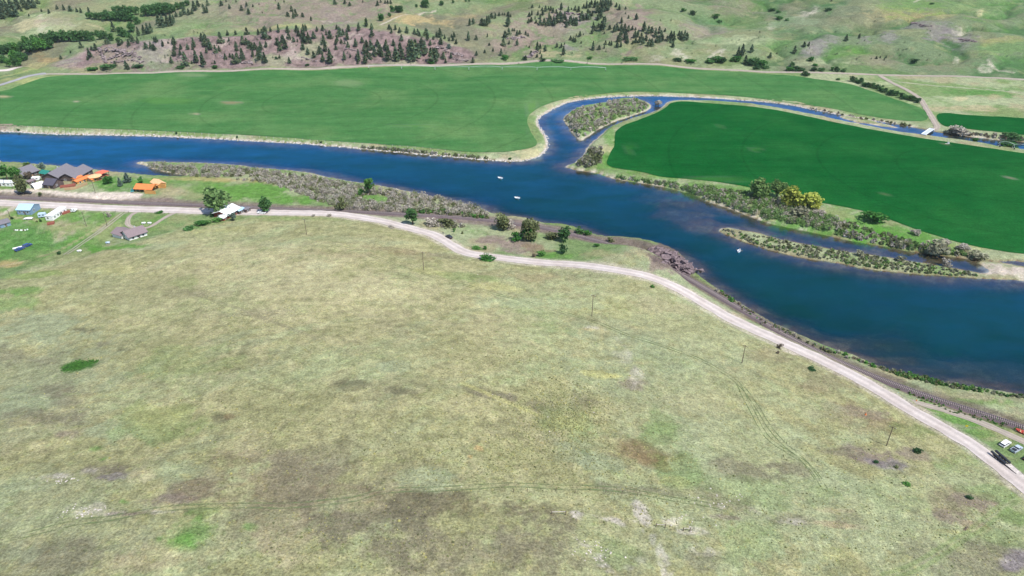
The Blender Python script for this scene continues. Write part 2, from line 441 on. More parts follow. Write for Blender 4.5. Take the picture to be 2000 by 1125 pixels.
# foreground hill
m = 1 - sstep(-2.5, 2.5, HS + (n_sm - .5) * 8)
fm1 = fbm(GX, GY, 17, 6, 111, .62); fm2 = fbm(GX, GY, 34, 6, 131, .62); fm3 = fbm(GX, GY, 24, 6, 141, .62)
hc = P['olive'][None] * np.ones((N, 1))
def hm(c, k):
    hc[:] = hc * (1 - k[:, None]) + np.asarray(c)[None] * k[:, None]
def aniso(ang_, seed):
    c_, s__ = math.cos(ang_), math.sin(ang_)
    return fbm((GX * c_ + GY * s__) * .28, (-GX * s__ + GY * c_), 9, 6, seed, .62)
rightw = sstep(-40, 60, GX)
streak = aniso(R(40), 271) * (1 - rightw) + aniso(R(-48), 281) * rightw
hm(P['straw'], sstep(.46, .60, fm1) * .30 * (1 - .5 * rightw))
hm(P['pale'], sstep(.46, .62, fm2) * (.22 + .34 * rightw))
hm(P['green'], sstep(.54, .66, fm2 * .5 + streak * .5) * (.16 + .22 * rightw))
hm(P['pale'], sstep(.54, .66, streak) * .42)
hm(P['grey'], sstep(.56, .66, fm3 * .6 + streak * .4) * .30)
hm(P['straw'], sstep(.54, .64, fbm(GX, GY, 4, 5, 261, .68)) * .28)
hm(P['dark'], sstep(.55, .66, fbm(GX, GY, 2.6, 4, 151, .7)) * .30)
hc *= np.array([1.045, 1.05, 1.02])[None]
ALB[:] = ALB * (1 - m[:, None]) + hc * m[:, None]
# far land
m = 1 - sstep(-3, 3, fs_)
fc = P['meadow'][None] * np.ones((N, 1))
def fm(c, k):
    fc[:] = fc * (1 - k[:, None]) + np.asarray(c)[None] * k[:, None]
east = sstep(150, 420, GX)
fm(P['hill2'], east * .75)
fm(P['gully'], sstep(.80, .95, ridge) * (.35 + .35 * east))
fm(P['tan'], sstep(.52, .66, n_b2) * .5 * (1 - .4 * east))
fm(P['mauve'], sstep(.55, .68, fbm(GX, GY, 70, 4, 161)) * .6 * (1 - .5 * east))
fm(P['lawn'], sstep(.58, .72, n_big) * .45)
fm(P['straw'], sstep(.6, .72, n_mid) * .35)
fc *= np.array([.64, .69, .64])[None]
ALB[:] = ALB * (1 - m[:, None]) + fc * m[:, None]
# rocky bluff
m = (1 - sstep(-6, 6, BS + (n_mid - .5) * 24))
mixc(P['bluff'] * .95, m)
mixc(P['mud'] * .8, m * sstep(.52, .66, n_sm) * .7)
mixc(P['gravel'] * .8, m * sstep(.60, .72, n_mid) * .55)
mixc(P['meadow'], m * sstep(.58, .7, n_b2) * .5)
# river bed and banks
mixc(P['bed'], (SDn < 0.0).astype(float))
mixc(P['bedpale'], (SDn < 0) * sstep(.50, .62, n_sm) * .45)
mixc(P['mud'] * .55, (SDn < -2) * sstep(.5, .62, fbm(GX * .35 + GY * .2, GY * 1.6, 9, 3, 171)) * .8)
mixc(P['gravel'], (1 - sstep(0.4, 1.5, np.abs(SDn - 0.6))) * .8 * (GY > 380))
mixc(P['tan'] * .8, (SDn >= 0) * (1 - sstep(0.3, 3.0, SDn)) * .6 * (GY <= 380))
mixc(P['brown'] * .75, (1 - sstep(0.5, 1.5, np.abs(SDn + 1.2))) * .6)

# traced patches: (px, py, rx, ry, colour, strength)
BLOBS = [
 (60,1080,170,60,'grey',.4),(1930,1085,120,60,'grey',.4),(620,15,160,22,'mauve',.6),(420,18,90,18,'mauve',.5),(1000,60,60,12,'mauve',.5),
 (70,720,190,130,'sage',.5),(110,1000,220,120,'sage',.35),(1680,1000,330,130,'pale',.4),(1450,900,220,150,'pale',.35),(620,970,280,110,'grey',.38),(900,1060,330,80,'grey',.4),(1330,640,200,90,'pale',.35),(560,560,330,90,'straw',.3),(1280,760,160,120,'sage',.3),
 (157,717,37,15,'lush',1.0),
 # hill, left
 (60,640,110,40,'sage',.6),(30,690,90,30,'grey',.45),(20,590,70,14,'bright',.35),(40,568,45,9,'bright',.5),(60,800,90,40,'sage',.5),(90,830,80,26,'grey',.6),(150,800,40,40,'grey',.55),(120,858,40,12,'mauve',.5),(110,770,40,18,'grey',.5),
 (230,850,50,22,'pale',.5),(205,905,22,9,'bright',.6),(190,885,16,7,'bright',.4),(320,830,90,45,'green',.35),(310,820,60,30,'yellow',.25),(215,925,70,22,'grey',.8),(120,938,24,7,'white',.6),(180,930,20,8,'white',.35),(225,940,30,8,'purple',.5),
 (350,930,80,30,'pale',.6),(285,935,28,20,'straw',.6),(380,965,55,22,'grey',.65),(300,1008,38,5,'white',.85),(260,1012,50,6,'mauve',.6),(330,985,60,12,'mauve',.5),(60,960,60,14,'sage',.4),(245,988,14,9,'bright',.6),(170,1000,40,12,'white',.35),
 (380,1050,55,40,'bright',.45),(360,1075,40,25,'bright',.4),(410,1010,40,20,'green',.4),(490,1035,16,9,'bright',.4),(350,1095,70,25,'straw',.5),(560,1060,70,50,'tan',.4),(600,1100,50,25,'straw',.4),(120,1090,100,30,'grey',.45),(30,1080,60,30,'sage',.4),(270,1110,60,20,'tan',.4),
 (520,940,150,60,'brown',.4),(600,930,120,60,'grey',.55),(480,870,60,30,'straw',.3),(430,825,16,10,'dark',.5),(450,820,10,6,'rust',.5),(150,640,20,4,'dark',.6),(175,645,16,4,'dark',.5),(200,672,16,8,'grey',.5),(240,690,14,5,'dark',.4),
 (380,720,110,50,'green',.25),(580,690,60,20,'sage',.35),(620,640,60,20,'straw',.3),(420,580,90,8,'grey',.35),(360,570,60,10,'grey',.3),(500,620,130,10,'grey',.3),(360,555,24,14,'green',.4),(180,530,30,7,'pale',.5),(440,525,26,9,'yellow',.4),(630,525,24,7,'pale',.6),
 (480,500,200,40,'straw',.3),(640,560,160,60,'straw',.3),(250,560,130,40,'olive',.4),(120,530,120,12,'yellow',.35),(300,480,80,10,'pale',.6),(420,450,60,8,'yellow',.4),
 (60,535,70,12,'bright',.35),
 # hill, middle
 (770,725,30,12,'sage',.9),(690,760,30,12,'dark',.5),(785,775,28,11,'dark',.55),(940,770,50,7,'dark',.55),(985,780,40,8,'grey',.7),(1060,800,60,28,'grey',.6),(1100,820,70,45,'green',.3),(1110,815,40,20,'yellow',.35),(1140,780,60,22,'grey',.4),(1170,725,30,8,'yellow',.6),(1200,728,18,5,'yellow',.7),
 (935,880,12,8,'orange',.9),(920,896,8,6,'orange',.8),(1060,862,6,4,'orange',.7),(1250,875,60,26,'rust',.6),(1270,890,40,16,'rust',.7),(1230,860,40,14,'rust',.4),(1285,820,40,30,'green',.3),(1290,850,40,30,'green',.3),(1190,900,60,16,'sage',.5),(1120,870,60,30,'sage',.4),
 (860,990,170,25,'brown',.3),(780,1060,170,60,'grey',.55),(980,1050,130,60,'grey',.55),(900,1000,140,40,'dark',.4),(830,940,50,20,'pale',.5),(850,925,40,10,'sage',.5),(700,990,40,14,'straw',.3),(660,960,60,20,'brown',.3),
 (1180,1005,50,10,'white',.75),(1220,1010,30,10,'white',.75),(1140,1000,20,6,'white',.5),(1250,990,14,18,'white',.7),(1262,1010,16,16,'white',.7),(1275,1040,10,22,'white',.7),(1290,1070,9,22,'white',.7),(1300,1100,9,22,'white',.75),(1310,1125,10,16,'white',.6),(1145,1060,16,5,'white',.6),(1165,1078,18,5,'white',.65),(1180,1098,12,4,'white',.6),(1190,1110,12,4,'white',.5),(1250,1085,14,8,'white',.4),(1230,1100,10,6,'white',.4),
 (1260,1060,70,50,'sage',.35),(1200,1070,50,30,'green',.25),(1315,1010,20,9,'white',.5),(1340,1030,16,6,'white',.5),(1330,920,40,40,'green',.35),(1310,940,30,14,'yellow',.35),(1240,940,60,12,'pale',.4),(1260,950,80,10,'grey',.5),
 (1160,640,18,5,'white',.5),(1150,642,14,3,'orange',.4),(1240,730,14,14,'white',.4),(1235,745,24,12,'mauve',.45),(1220,690,20,14,'white',.25),(1200,660,70,18,'sage',.45),(1180,600,80,22,'yellow',.25),(980,560,50,12,'yellow',.45),(900,540,60,12,'green',.4),(1010,590,70,16,'pale',.5),(1130,590,60,14,'pale',.4),(1060,640,60,12,'green',.2),
 (830,530,40,12,'yellow',.3),(720,550,60,10,'straw',.4),(800,500,60,8,'rust',.35),(770,490,80,7,'brown',.4),(640,500,80,10,'brown',.3),(560,480,60,8,'sage',.35),(470,490,40,6,'straw',.4),(610,425,60,6,'green',.45),(540,425,60,8,'green',.4),(640,480,60,7,'straw',.4),(700,470,80,10,'sage',.3),(1060,540,90,10,'brown',.3),(1240,560,60,12,'olive',.4),(880,500,30,14,'grey',.4),
 (730,850,140,60,'olive',.4),(860,690,120,50,'olive',.35),(960,650,100,40,'straw',.2),
 # hill, right
 (1460,910,60,26,'grey',.6),(1540,905,50,16,'grey',.6),(1430,980,50,20,'grey',.5),(1390,960,40,16,'grey',.5),(1400,985,26,7,'white',.5),(1420,1005,30,6,'mauve',.5),(1550,1010,40,14,'grey',.5),(1545,1015,22,8,'white',.35),(1650,1025,55,8,'tan',.8),(1630,995,40,8,'tan',.5),(1660,1010,30,20,'grey',.4),(1360,1030,26,8,'white',.45),(1380,1070,26,8,'white',.4),(1370,1090,26,20,'grey',.4),(1480,1050,70,40,'green',.25),(1590,1080,80,40,'pale',.5),(1640,1080,60,20,'yellow',.3),(1700,1060,60,50,'pale',.4),(1480,960,120,30,'green',.25),
 (1700,890,70,22,'mauve',.7),(1640,880,60,12,'grey',.6),(1740,905,50,16,'purple',.6),(1790,885,40,20,'mauve',.5),(1740,830,50,18,'rust',.35),(1650,800,80,26,'brown',.45),(1620,745,70,26,'brown',.4),(1690,800,50,12,'mauve',.35),(1560,720,50,20,'olive',.4),
 (1850,990,80,40,'brown',.5),(1840,1010,70,26,'mauve',.5),(1890,980,40,16,'mauve',.5),(1900,1030,30,16,'tan',.5),(1790,1000,60,30,'dark',.35),(1800,1060,50,40,'grey',.35),(1920,1090,80,40,'grey',.5),(1980,1100,30,22,'purple',.7),(1960,1090,16,12,'white',.4),(1780,1010,60,7,'pale',.6),(1850,1040,60,8,'yellow',.3),(1990,1010,30,18,'green',.5),(1950,960,60,16,'green',.35),(1880,900,60,20,'green',.35),(1800,840,50,18,'green',.3),(1760,780,50,14,'green',.3),
 (1560,790,80,30,'pale',.3),(1420,760,90,40,'olive',.35),(1340,640,60,20,'olive',.4),(1300,600,60,16,'tan',.3),(1500,690,40,16,'brown',.35),(1950,1050,60,18,'green',.3),(1370,780,60,30,'straw',.2),
 # village and meadow
 (60,470,120,40,'lawn2',.85),(100,500,80,14,'olive',.55),(30,500,60,12,'lawn2',.6),(15,515,30,8,'orange',.8),(160,455,60,25,'lawn',.7),(130,440,50,12,'tan',.5),(215,445,40,22,'olive',.55),(225,483,60,7,'bright',.8),(1952,524,44,12,'gravel',.95),(1990,532,40,14,'gravel',.6),(300,430,40,12,'lawn',.8),(300,448,30,5,'lawn',.7),(90,420,100,12,'lawn',.7),(200,425,50,14,'lawn',.7),(355,430,40,12,'olive',.6),(390,445,30,6,'lawn2',.7),(330,445,40,10,'olive',.5),
 (200,357,50,18,'lawn',.9),(240,360,60,16,'lawn2',.7),(290,355,60,12,'lawn',.8),(335,370,40,14,'tan',.7),(400,362,60,14,'lawn',.6),(480,375,80,22,'lawn',1.0),(560,388,60,14,'lawn',1.0),(520,365,70,9,'lawn',.9),(380,385,60,8,'olive',.6),(320,388,30,6,'mauve',.4),(20,372,40,3,'lawn',.5),(115,379,30,3,'lawn',.9),(190,379,20,2,'lawn',.8),(30,365,30,4,'lawn',.7),(400,349,80,4,'orange',.5),(460,352,60,4,'orange',.4),(730,388,40,10,'lawn',.8),(700,375,20,8,'lawn',.6),
 (930,450,40,10,'bright',.45),(900,455,40,9,'pale',.6),(985,478,55,14,'mauve',.9),(960,468,40,10,'mauve',.8),(1050,487,34,10,'brown',.8),(1010,490,26,8,'mauve',.7),(940,490,40,10,'tan',.4),(1075,500,40,9,'bright',.7),(1110,500,40,8,'lawn',.7),(1160,495,40,10,'olive',.8),(1230,505,50,14,'olive',.8),(1240,495,40,10,'tan',.5),(1290,520,26,16,'mauve',.85),(1310,508,46,24,'mud',.95),(1335,522,26,16,'mud',.9),(1180,510,60,6,'pale',.5),(935,486,16,5,'lawn',.6),(895,478,26,8,'pale',.5),
 (1870,820,50,12,'lawn',.7),(1830,800,30,7,'lawn',.6),(1880,790,120,10,'lawn',.5),(1950,800,80,12,'pale',.6),(1960,850,60,16,'olive',.6),(1900,845,40,10,'bright',.4),(1740,755,40,5,'lawn',.6),(1960,895,40,16,'brown',.4),(1560,690,40,6,'gravel',.5),(1450,618,40,8,'tan',.6),
 # field edges
 (1095,220,36,12,'tan',.5),(1040,295,30,9,'straw',.8),(1075,265,12,20,'tan',.5),(1190,265,12,30,'bright',.6),(1185,292,14,8,'straw',.7),(1200,320,40,16,'bright',.7),(1290,345,60,8,'bright',.6),(1320,205,50,6,'straw',.5),(1650,430,130,26,'bright',.8),(1760,465,90,16,'bright',.7),(1420,372,150,14,'lawn',.7),(1620,420,60,12,'tan',.4),(1720,450,60,14,'bright',.5),(1850,480,60,8,'bright',.4),(1900,480,60,8,'yellow',.3),(20,244,40,5,'mauve',.8),(1700,165,60,6,'pale',.8),(1880,200,100,14,'pale',.8),(1920,180,70,10,'lawn2',.8),(1960,165,60,6,'meadow',.8),(1890,212,110,6,'tan',.7),(1880,193,16,4,'straw',.8),(1940,190,14,6,'tan',.6),(60,158,60,7,'yellow',.5),
 # far land
 (815,40,60,6,'orange',.9),(800,44,40,4,'orange',.6),(910,28,30,4,'orange',.5),(650,30,30,12,'purple',.7),(640,20,60,14,'mauve',.6),(700,10,60,12,'mauve',.6),(560,20,60,20,'mauve',.45),(480,20,60,20,'mauve',.4),(400,40,70,16,'lawn',.35),(560,52,40,3,'yellow',.8),(80,50,60,16,'pale',.7),(80,48,12,10,'white',.6),(60,44,30,6,'tan',.6),(105,42,30,5,'mauve',.5),(85,108,26,6,'rust',.8),(100,112,26,4,'orange',.5),(70,120,30,5,'yellow',.6),(60,135,40,6,'green',.6),(135,120,20,10,'purple',.6),(210,104,30,14,'mauve',.8),(235,108,24,14,'mauve',.9),(213,128,8,5,'orange',.8),(300,110,40,14,'purple',.6),(210,132,60,5,'lawn',.7),(320,130,50,4,'lawn',.6),(160,134,40,6,'tan',.5),
 (1090,45,70,12,'mauve',.8),(1120,30,36,8,'purple',.8),(1030,50,30,14,'mauve',.6),(1220,35,40,18,'mauve',.8),(1245,20,20,12,'mauve',.6),(1225,68,30,10,'mauve',.6),(1280,66,24,10,'mauve',.6),(1115,88,18,6,'purple',.9),(1040,102,18,8,'mauve',.8),(1012,76,14,6,'mauve',.8),(985,90,30,9,'mauve',.6),(1090,98,50,6,'tan',.6),(1150,60,50,6,'lawn',.5),(1160,104,20,5,'lawn',.7),(1200,115,40,3,'gully',.8),(1060,118,60,3,'gully',.5),
 (1325,100,12,7,'white',.75),(1335,112,12,4,'white',.75),(1402,102,16,7,'white',.8),(1280,113,14,3,'white',.5),(1380,45,40,8,'purple',.5),(1370,55,40,9,'mauve',.6),(1420,70,60,6,'pale',.7),(1480,72,40,6,'pale',.7),(1400,70,30,4,'gully',.7),(1380,28,30,6,'gully',.5),(1400,36,20,6,'gully',.6),(1445,24,20,5,'gully',.6),(1440,8,40,8,'mauve',.4),(1595,12,10,5,'white',.7),(1570,25,14,4,'white',.7),(1590,22,8,3,'white',.8),(1507,45,9,5,'white',.6),(1525,38,22,5,'gully',.7),(1530,52,30,4,'gully',.7),(1520,22,22,5,'gully',.7),(1615,18,16,5,'gully',.8),(1550,40,40,6,'hill2',.6),(1595,82,26,9,'purple',.8),(1585,98,26,8,'purple',.6),(1620,72,20,6,'purple',.6),(1690,72,12,7,'purple',.7),(1735,70,18,6,'purple',.8),(1640,103,36,7,'lawn',.8),(1680,95,24,6,'lawn',.8),(1520,80,40,9,'lawn',.5),
 (1790,30,70,5,'orange',.75),(1840,37,26,4,'orange',.6),(1740,26,50,4,'orange',.5),(1790,48,24,4,'purple',.9),(1830,60,24,9,'purple',.9),(1860,70,24,9,'purple',.9),(1885,82,20,8,'purple',.9),(1878,62,14,4,'white',.8),(1895,62,9,3,'white',.7),(1960,85,50,4,'orange',.6),(1930,90,26,3,'orange',.5),(1960,100,60,10,'lawn',.6),(1920,125,60,6,'gully',.5),(1980,130,40,8,'gully',.5),(1900,10,120,16,'lawn',.6),(1780,10,60,12,'lawn',.7),(1985,20,30,5,'gully',.8),(1915,20,8,4,'straw',.7),(1925,132,14,5,'white',.8),(1870,112,6,3,'white',.7),(1850,125,60,7,'grey',.5),(1700,115,60,7,'mauve',.4),(1600,122,50,5,'pale',.5),(1450,130,60,4,'pale',.6),
]
warp1 = (fbm(GX, GY, 12, 4, 201) - .5); warp2 = (fbm(GX, GY, 30, 4, 211) - .5)
bc = march([(b[0], b[1]) for b in BLOBS], H2)
nf_a = fbm(GX, GY, 6, 5, 241, .62); nf_b = fbm(GX, GY, 1.8, 3, 251)
for b, c in zip(BLOBS, bc):
    px, py, rx, ry, cn, st = b
    dist = math.sqrt(c[0] ** 2 + c[1] ** 2 + (CAM_H - c[2]) ** 2)
    reach = 1.8 * max(rx * dist / FPX, ry * dist / FPX / max(.12, (CAM_H - c[2]) / dist))
    ii = np.where((np.abs(GX - c[0]) < reach) & (np.abs(GY - c[1]) < reach))[0]
    if len(ii) == 0: continue
    e = ell_field(GX[ii], GY[ii], px, py, rx, ry, c[2])
    e = e + warp1[ii] * 1.5 + warp2[ii] * .7
    if py < 150: st = st * (.6 if cn in ('lawn', 'gully', 'orange', 'bright', 'yellow') else .7 if cn in ('purple', 'white') else .9)
    elif py > 520: st = min(.95, st * 1.2)
    k = sstep(0, .9, (1.15 - e) * 1.2 + (nf_a[ii] - .5) * 2.2 + (nf_b[ii] - .5) * 1.0 + .12) * (1 - sstep(1.1, 1.5, e)) * st
    if cn == 'white': k = k * sstep(.34, .46, n_sm[ii] * .6 + fbm(GX[ii], GY[ii], 2.5, 2, 222) * .4)
    ALB[ii] = ALB[ii] * (1 - k[:, None]) + P[cn][None] * k[:, None]

# worn tracks and trails on the ground: (points, width m, colour, strength, pair gap)
TRAILS = [
 ([(1243,982),(1256,1000),(1266,1022),(1278,1048),(1293,1078),(1306,1110),(1314,1140)],3.0,'white',.75,0),
 ([(1128,1004),(1160,1002),(1190,1003),(1225,1010),(1246,1004)],1.9,'white',.6,0),([(1126,1048),(1148,1066),(1166,1082),(1184,1100),(1200,1116)],1.3,'white',.6,0),
 ([(1300,1006),(1322,1018),(1345,1036),(1362,1052)],1.6,'white',.4,0),([(150,1010),(230,1012),(300,1006),(340,1002)],1.2,'white',.4,0),([(70,942),(120,938),(160,932),(190,926)],1.6,'white',.45,0),
 ([(1460,985),(1490,1000),(1530,1014),(1570,1020)],1.6,'white',.4,0),([(1180,640),(1215,665),(1236,700),(1246,735),(1236,755)],1.0,'white',.25,0),
 ([(330,560),(440,600),(520,630),(620,670)],1.2,'grey',.4,0),
 ([(500,750),(560,775),(590,785)],0.9,'dark',.3,0),
 ([(905,757),(950,775),(1000,792),(1060,812)],1.3,'yellow',.6,0),
 ([(1730,1125),(1790,1110),(1850,1070),(1900,1040),(1960,990),(2000,960)],0.7,'green',.4,1.8),
 ([(235,418),(190,446),(150,468),(110,490),(60,505),(0,520)],0.9,'tan',.6,0),
 ([(0,420),(20,412),(28,402)],2.5,'gravel',.7,0),([(0,424),(40,425),(70,428)],2.0,'tan',.7,0),
 ([(744,51),(784,37),(840,17),(850,15)],1.8,'gravel',.7,0),([(625,31),(660,38),(700,44)],1.6,'gravel',.5,0),
 ([(170,48),(195,50),(203,58)],1.2,'tan',.6,0),([(1716,147),(1745,158),(1816,167),(1950,177),(2010,184)],1.6,'gravel',.5,0),
 ([(1930,120),(1940,133),(1980,140)],2.2,'gravel',.5,0),([(1785,8),(1795,3)],2,'gravel',.5,0),
 ([(0,145),(40,138),(90,118)],1.5,'yellow',.5,0),
]
for pts, wd, cn, st, gap in TRAILS:
    w = resample(chaikin(march(pts, H2)[:, :2], 2, False), 3.0)
    d, _ = dist_path(GX, GY, w, None, 20)
    d = d + warp1 * .5
    if gap: d = np.abs(d - gap * .5)
    fat = 0.0011 * np.hypot(GX, GY)
    k = (1 - sstep(wd * .5, wd * .5 + .35 + fat, d)) * st * (.45 + 1.1 * n_mid).clip(0, 1)
    if cn == 'white': k = k * sstep(.44, .60, nf_b * .35 + nf_a * .65)
    mixc(P[cn], k)
# verge of the road and the railway: gravel thrown aside
mixc(P['gravel'], (1 - sstep(4.2, 6.2, qd + warp1 * 4)) * .55)
mixc(P['mauve'] * .6, (1 - sstep(3.2, 6.5, rd + warp1 * 5)) * .75 * (GX > 90))
mixc(P['bluff'] * .8, (1 - sstep(5.0, 8.5, rd + warp1 * 5)) * .85 * (GX <= 90))
ys = sdf_poly(GX[idx], GY[idx], yard_w)
ALB[idx] = ALB[idx] * (sstep(-1.2, 1.0, ys + warp1[idx] * 5))[:, None] + (P['gravel'] * 1.15)[None] * (1 - sstep(-1.2, 1.0, ys + warp1[idx] * 5))[:, None]
ALB *= (0.86 + 0.28 * fbm(GX, GY, 2.2, 2, 231))[:, None]
ALB = np.clip(ALB, 0.01, 0.62)

# ------------------------------------------------------------------ materials
def nmat(name):
    m = bpy.data.materials.new(name); m.use_nodes = True
    nt = m.node_tree
    b = nt.nodes["Principled BSDF"]
    return m, nt, b
def coords(nt): return nt.nodes.new("ShaderNodeTexCoord").outputs["Object"]
def noise(nt, vec, scale, detail=3, rough=.55):
    t = nt.nodes.new("ShaderNodeTexNoise"); t.inputs["Scale"].default_value = scale
    t.inputs["Detail"].default_value = detail; t.inputs["Roughness"].default_value = rough
    nt.links.new(vec, t.inputs["Vector"]); return t.outputs["Fac"]
def maprange(nt, v, a, b, c, d):
    t = nt.nodes.new("ShaderNodeMapRange"); t.inputs[1].default_value = a; t.inputs[2].default_value = b
    t.inputs[3].default_value = c; t.inputs[4].default_value = d
    nt.links.new(v, t.inputs[0]); return t.outputs[0]
def mulc(nt, col, fac):
    t = nt.nodes.new("ShaderNodeVectorMath"); t.operation = 'SCALE'
    nt.links.new(col, t.inputs[0]); nt.links.new(fac, t.inputs["Scale"]); return t.outputs[0]
def mixn(nt, f, a, b):
    t = nt.nodes.new("ShaderNodeMix"); t.data_type = 'RGBA'
    if hasattr(f, "default_value"): nt.links.new(f, t.inputs[0])
    else: t.inputs[0].default_value = f
    for s, v in ((6, a), (7, b)):
        if isinstance(v, (tuple, list, np.ndarray)): t.inputs[s].default_value = (*[float(q) for q in v[:3]], 1)
        else: nt.links.new(v, t.inputs[s])
    return t.outputs[2]
def bump(nt, h, dist, strength, b):
    t = nt.nodes.new("ShaderNodeBump"); t.inputs["Distance"].default_value = dist; t.inputs["Strength"].default_value = strength
    nt.links.new(h, t.inputs["Height"]); nt.links.new(t.outputs[0], b.inputs["Normal"])
def attr(nt, name):
    t = nt.nodes.new("ShaderNodeAttribute"); t.attribute_name = name; return t

def simple(name, col, rough=.8, scale=6.0, amt=.25, spec=.3, metal=0.0, rand=0.0):
    m, nt, b = nmat(name)
    v = coords(nt)
    f = maprange(nt, noise(nt, v, scale, 3), .3, .7, 1 - amt, 1 + amt)
    rgb = nt.nodes.new("ShaderNodeRGB"); rgb.outputs[0].default_value = (*[float(c) for c in col], 1)
    c = mulc(nt, rgb.outputs[0], f)
    if rand:
        oi = nt.nodes.new("ShaderNodeObjectInfo")
        c = mulc(nt, c, maprange(nt, oi.outputs["Random"], 0, 1, 1 - rand, 1 + rand))
    nt.links.new(c, b.inputs["Base Color"])
    b.inputs["Roughness"].default_value = rough; b.inputs["Metallic"].default_value = metal
    b.inputs["Specular IOR Level"].default_value = spec
    return m

def ground_mat():
    m, nt, b = nmat("ground_soil_grass")
    v = coords(nt)
    c = attr(nt, "tint").outputs["Color"]
    f1 = maprange(nt, noise(nt, v, 1.5, 6, .8), .36, .64, .56, 1.44)
    f2 = maprange(nt, noise(nt, v, .22, 4, .6), .3, .7, .84, 1.16)
    c = mulc(nt, mulc(nt, c, f1), f2)
    c = mulc(nt, c, maprange(nt, noise(nt, v, .33, 9, .82), .34, .66, .74, 1.26))
    # tufts of drier and greener grass
    s1 = maprange(nt, noise(nt, v, .7, 4, .7), .52, .66, 0, .38)
    c2 = nt.nodes.new("ShaderNodeVectorMath"); c2.operation = 'MULTIPLY'; c2.inputs[1].default_value = (1.25, 1.12, .82)
    nt.links.new(c, c2.inputs[0]); c = mixn(nt, s1, c, c2.outputs[0])
    s2 = maprange(nt, noise(nt, v, .43, 4, .7), .54, .68, 0, .45)
    c3 = nt.nodes.new("ShaderNodeVectorMath"); c3.operation = 'MULTIPLY'; c3.inputs[1].default_value = (.74, .9, .66)
    nt.links.new(c, c3.inputs[0]); c = mixn(nt, s2, c, c3.outputs[0])
    nt.links.new(c, b.inputs["Base Color"])
    b.inputs["Roughness"].default_value = 1.0; b.inputs["Specular IOR Level"].default_value = .05
    bump(nt, noise(nt, v, 1.3, 5, .75), .8, .9, b)
    return m
def field_mat(name, c1, c2, c3, arcs=None):
    m, nt, b = nmat(name)
    v = coords(nt)
    mp = nt.nodes.new("ShaderNodeMapping"); mp.inputs["Rotation"].default_value = (0, 0, R(14)); mp.inputs["Scale"].default_value = (.16, 1, 1)
    nt.links.new(v, mp.inputs[0])
    f = maprange(nt, noise(nt, mp.outputs[0], .06, 5, .6), .35, .65, 0, 1)
    c = mixn(nt, f, c1, c2)
    g = maprange(nt, noise(nt, v, .012, 4, .6), .48, .68, 0, .7)
    c = mixn(nt, g, c, c3)
    c = mulc(nt, c, maprange(nt, noise(nt, v, .9, 4, .75), .3, .7, .72, 1.28))
    c = mulc(nt, c, maprange(nt, noise(nt, mp.outputs[0], .35, 4, .7), .3, .7, .86, 1.14))
    c = mulc(nt, c, maprange(nt, noise(nt, v, .10, 5, .7), .3, .7, .88, 1.12))
    if arcs:
        sb = nt.nodes.new("ShaderNodeVectorMath"); sb.operation = 'DISTANCE'; sb.inputs[1].default_value = arcs
        nt.links.new(v, sb.inputs[0])
        md = nt.nodes.new("ShaderNodeMath"); md.operation = 'PINGPONG'; md.inputs[1].default_value = 27.0; nt.links.new(sb.outputs["Value"], md.inputs[0])
        c = mulc(nt, c, maprange(nt, md.outputs[0], .4, 1.6, .86, 1.0))
    a = attr(nt, "tint")
    mm = nt.nodes.new("ShaderNodeMix"); mm.data_type = 'RGBA'
    nt.links.new(attr(nt, "bare").outputs["Fac"], mm.inputs[0]); nt.links.new(c, mm.inputs[6]); nt.links.new(a.outputs["Color"], mm.inputs[7])
    nt.links.new(mm.outputs[2], b.inputs["Base Color"])
    b.inputs["Roughness"].default_value = 1; b.inputs["Specular IOR Level"].default_value = .0
    bump(nt, noise(nt, v, 1.0, 4, .7), .35, .7, b)
    return m
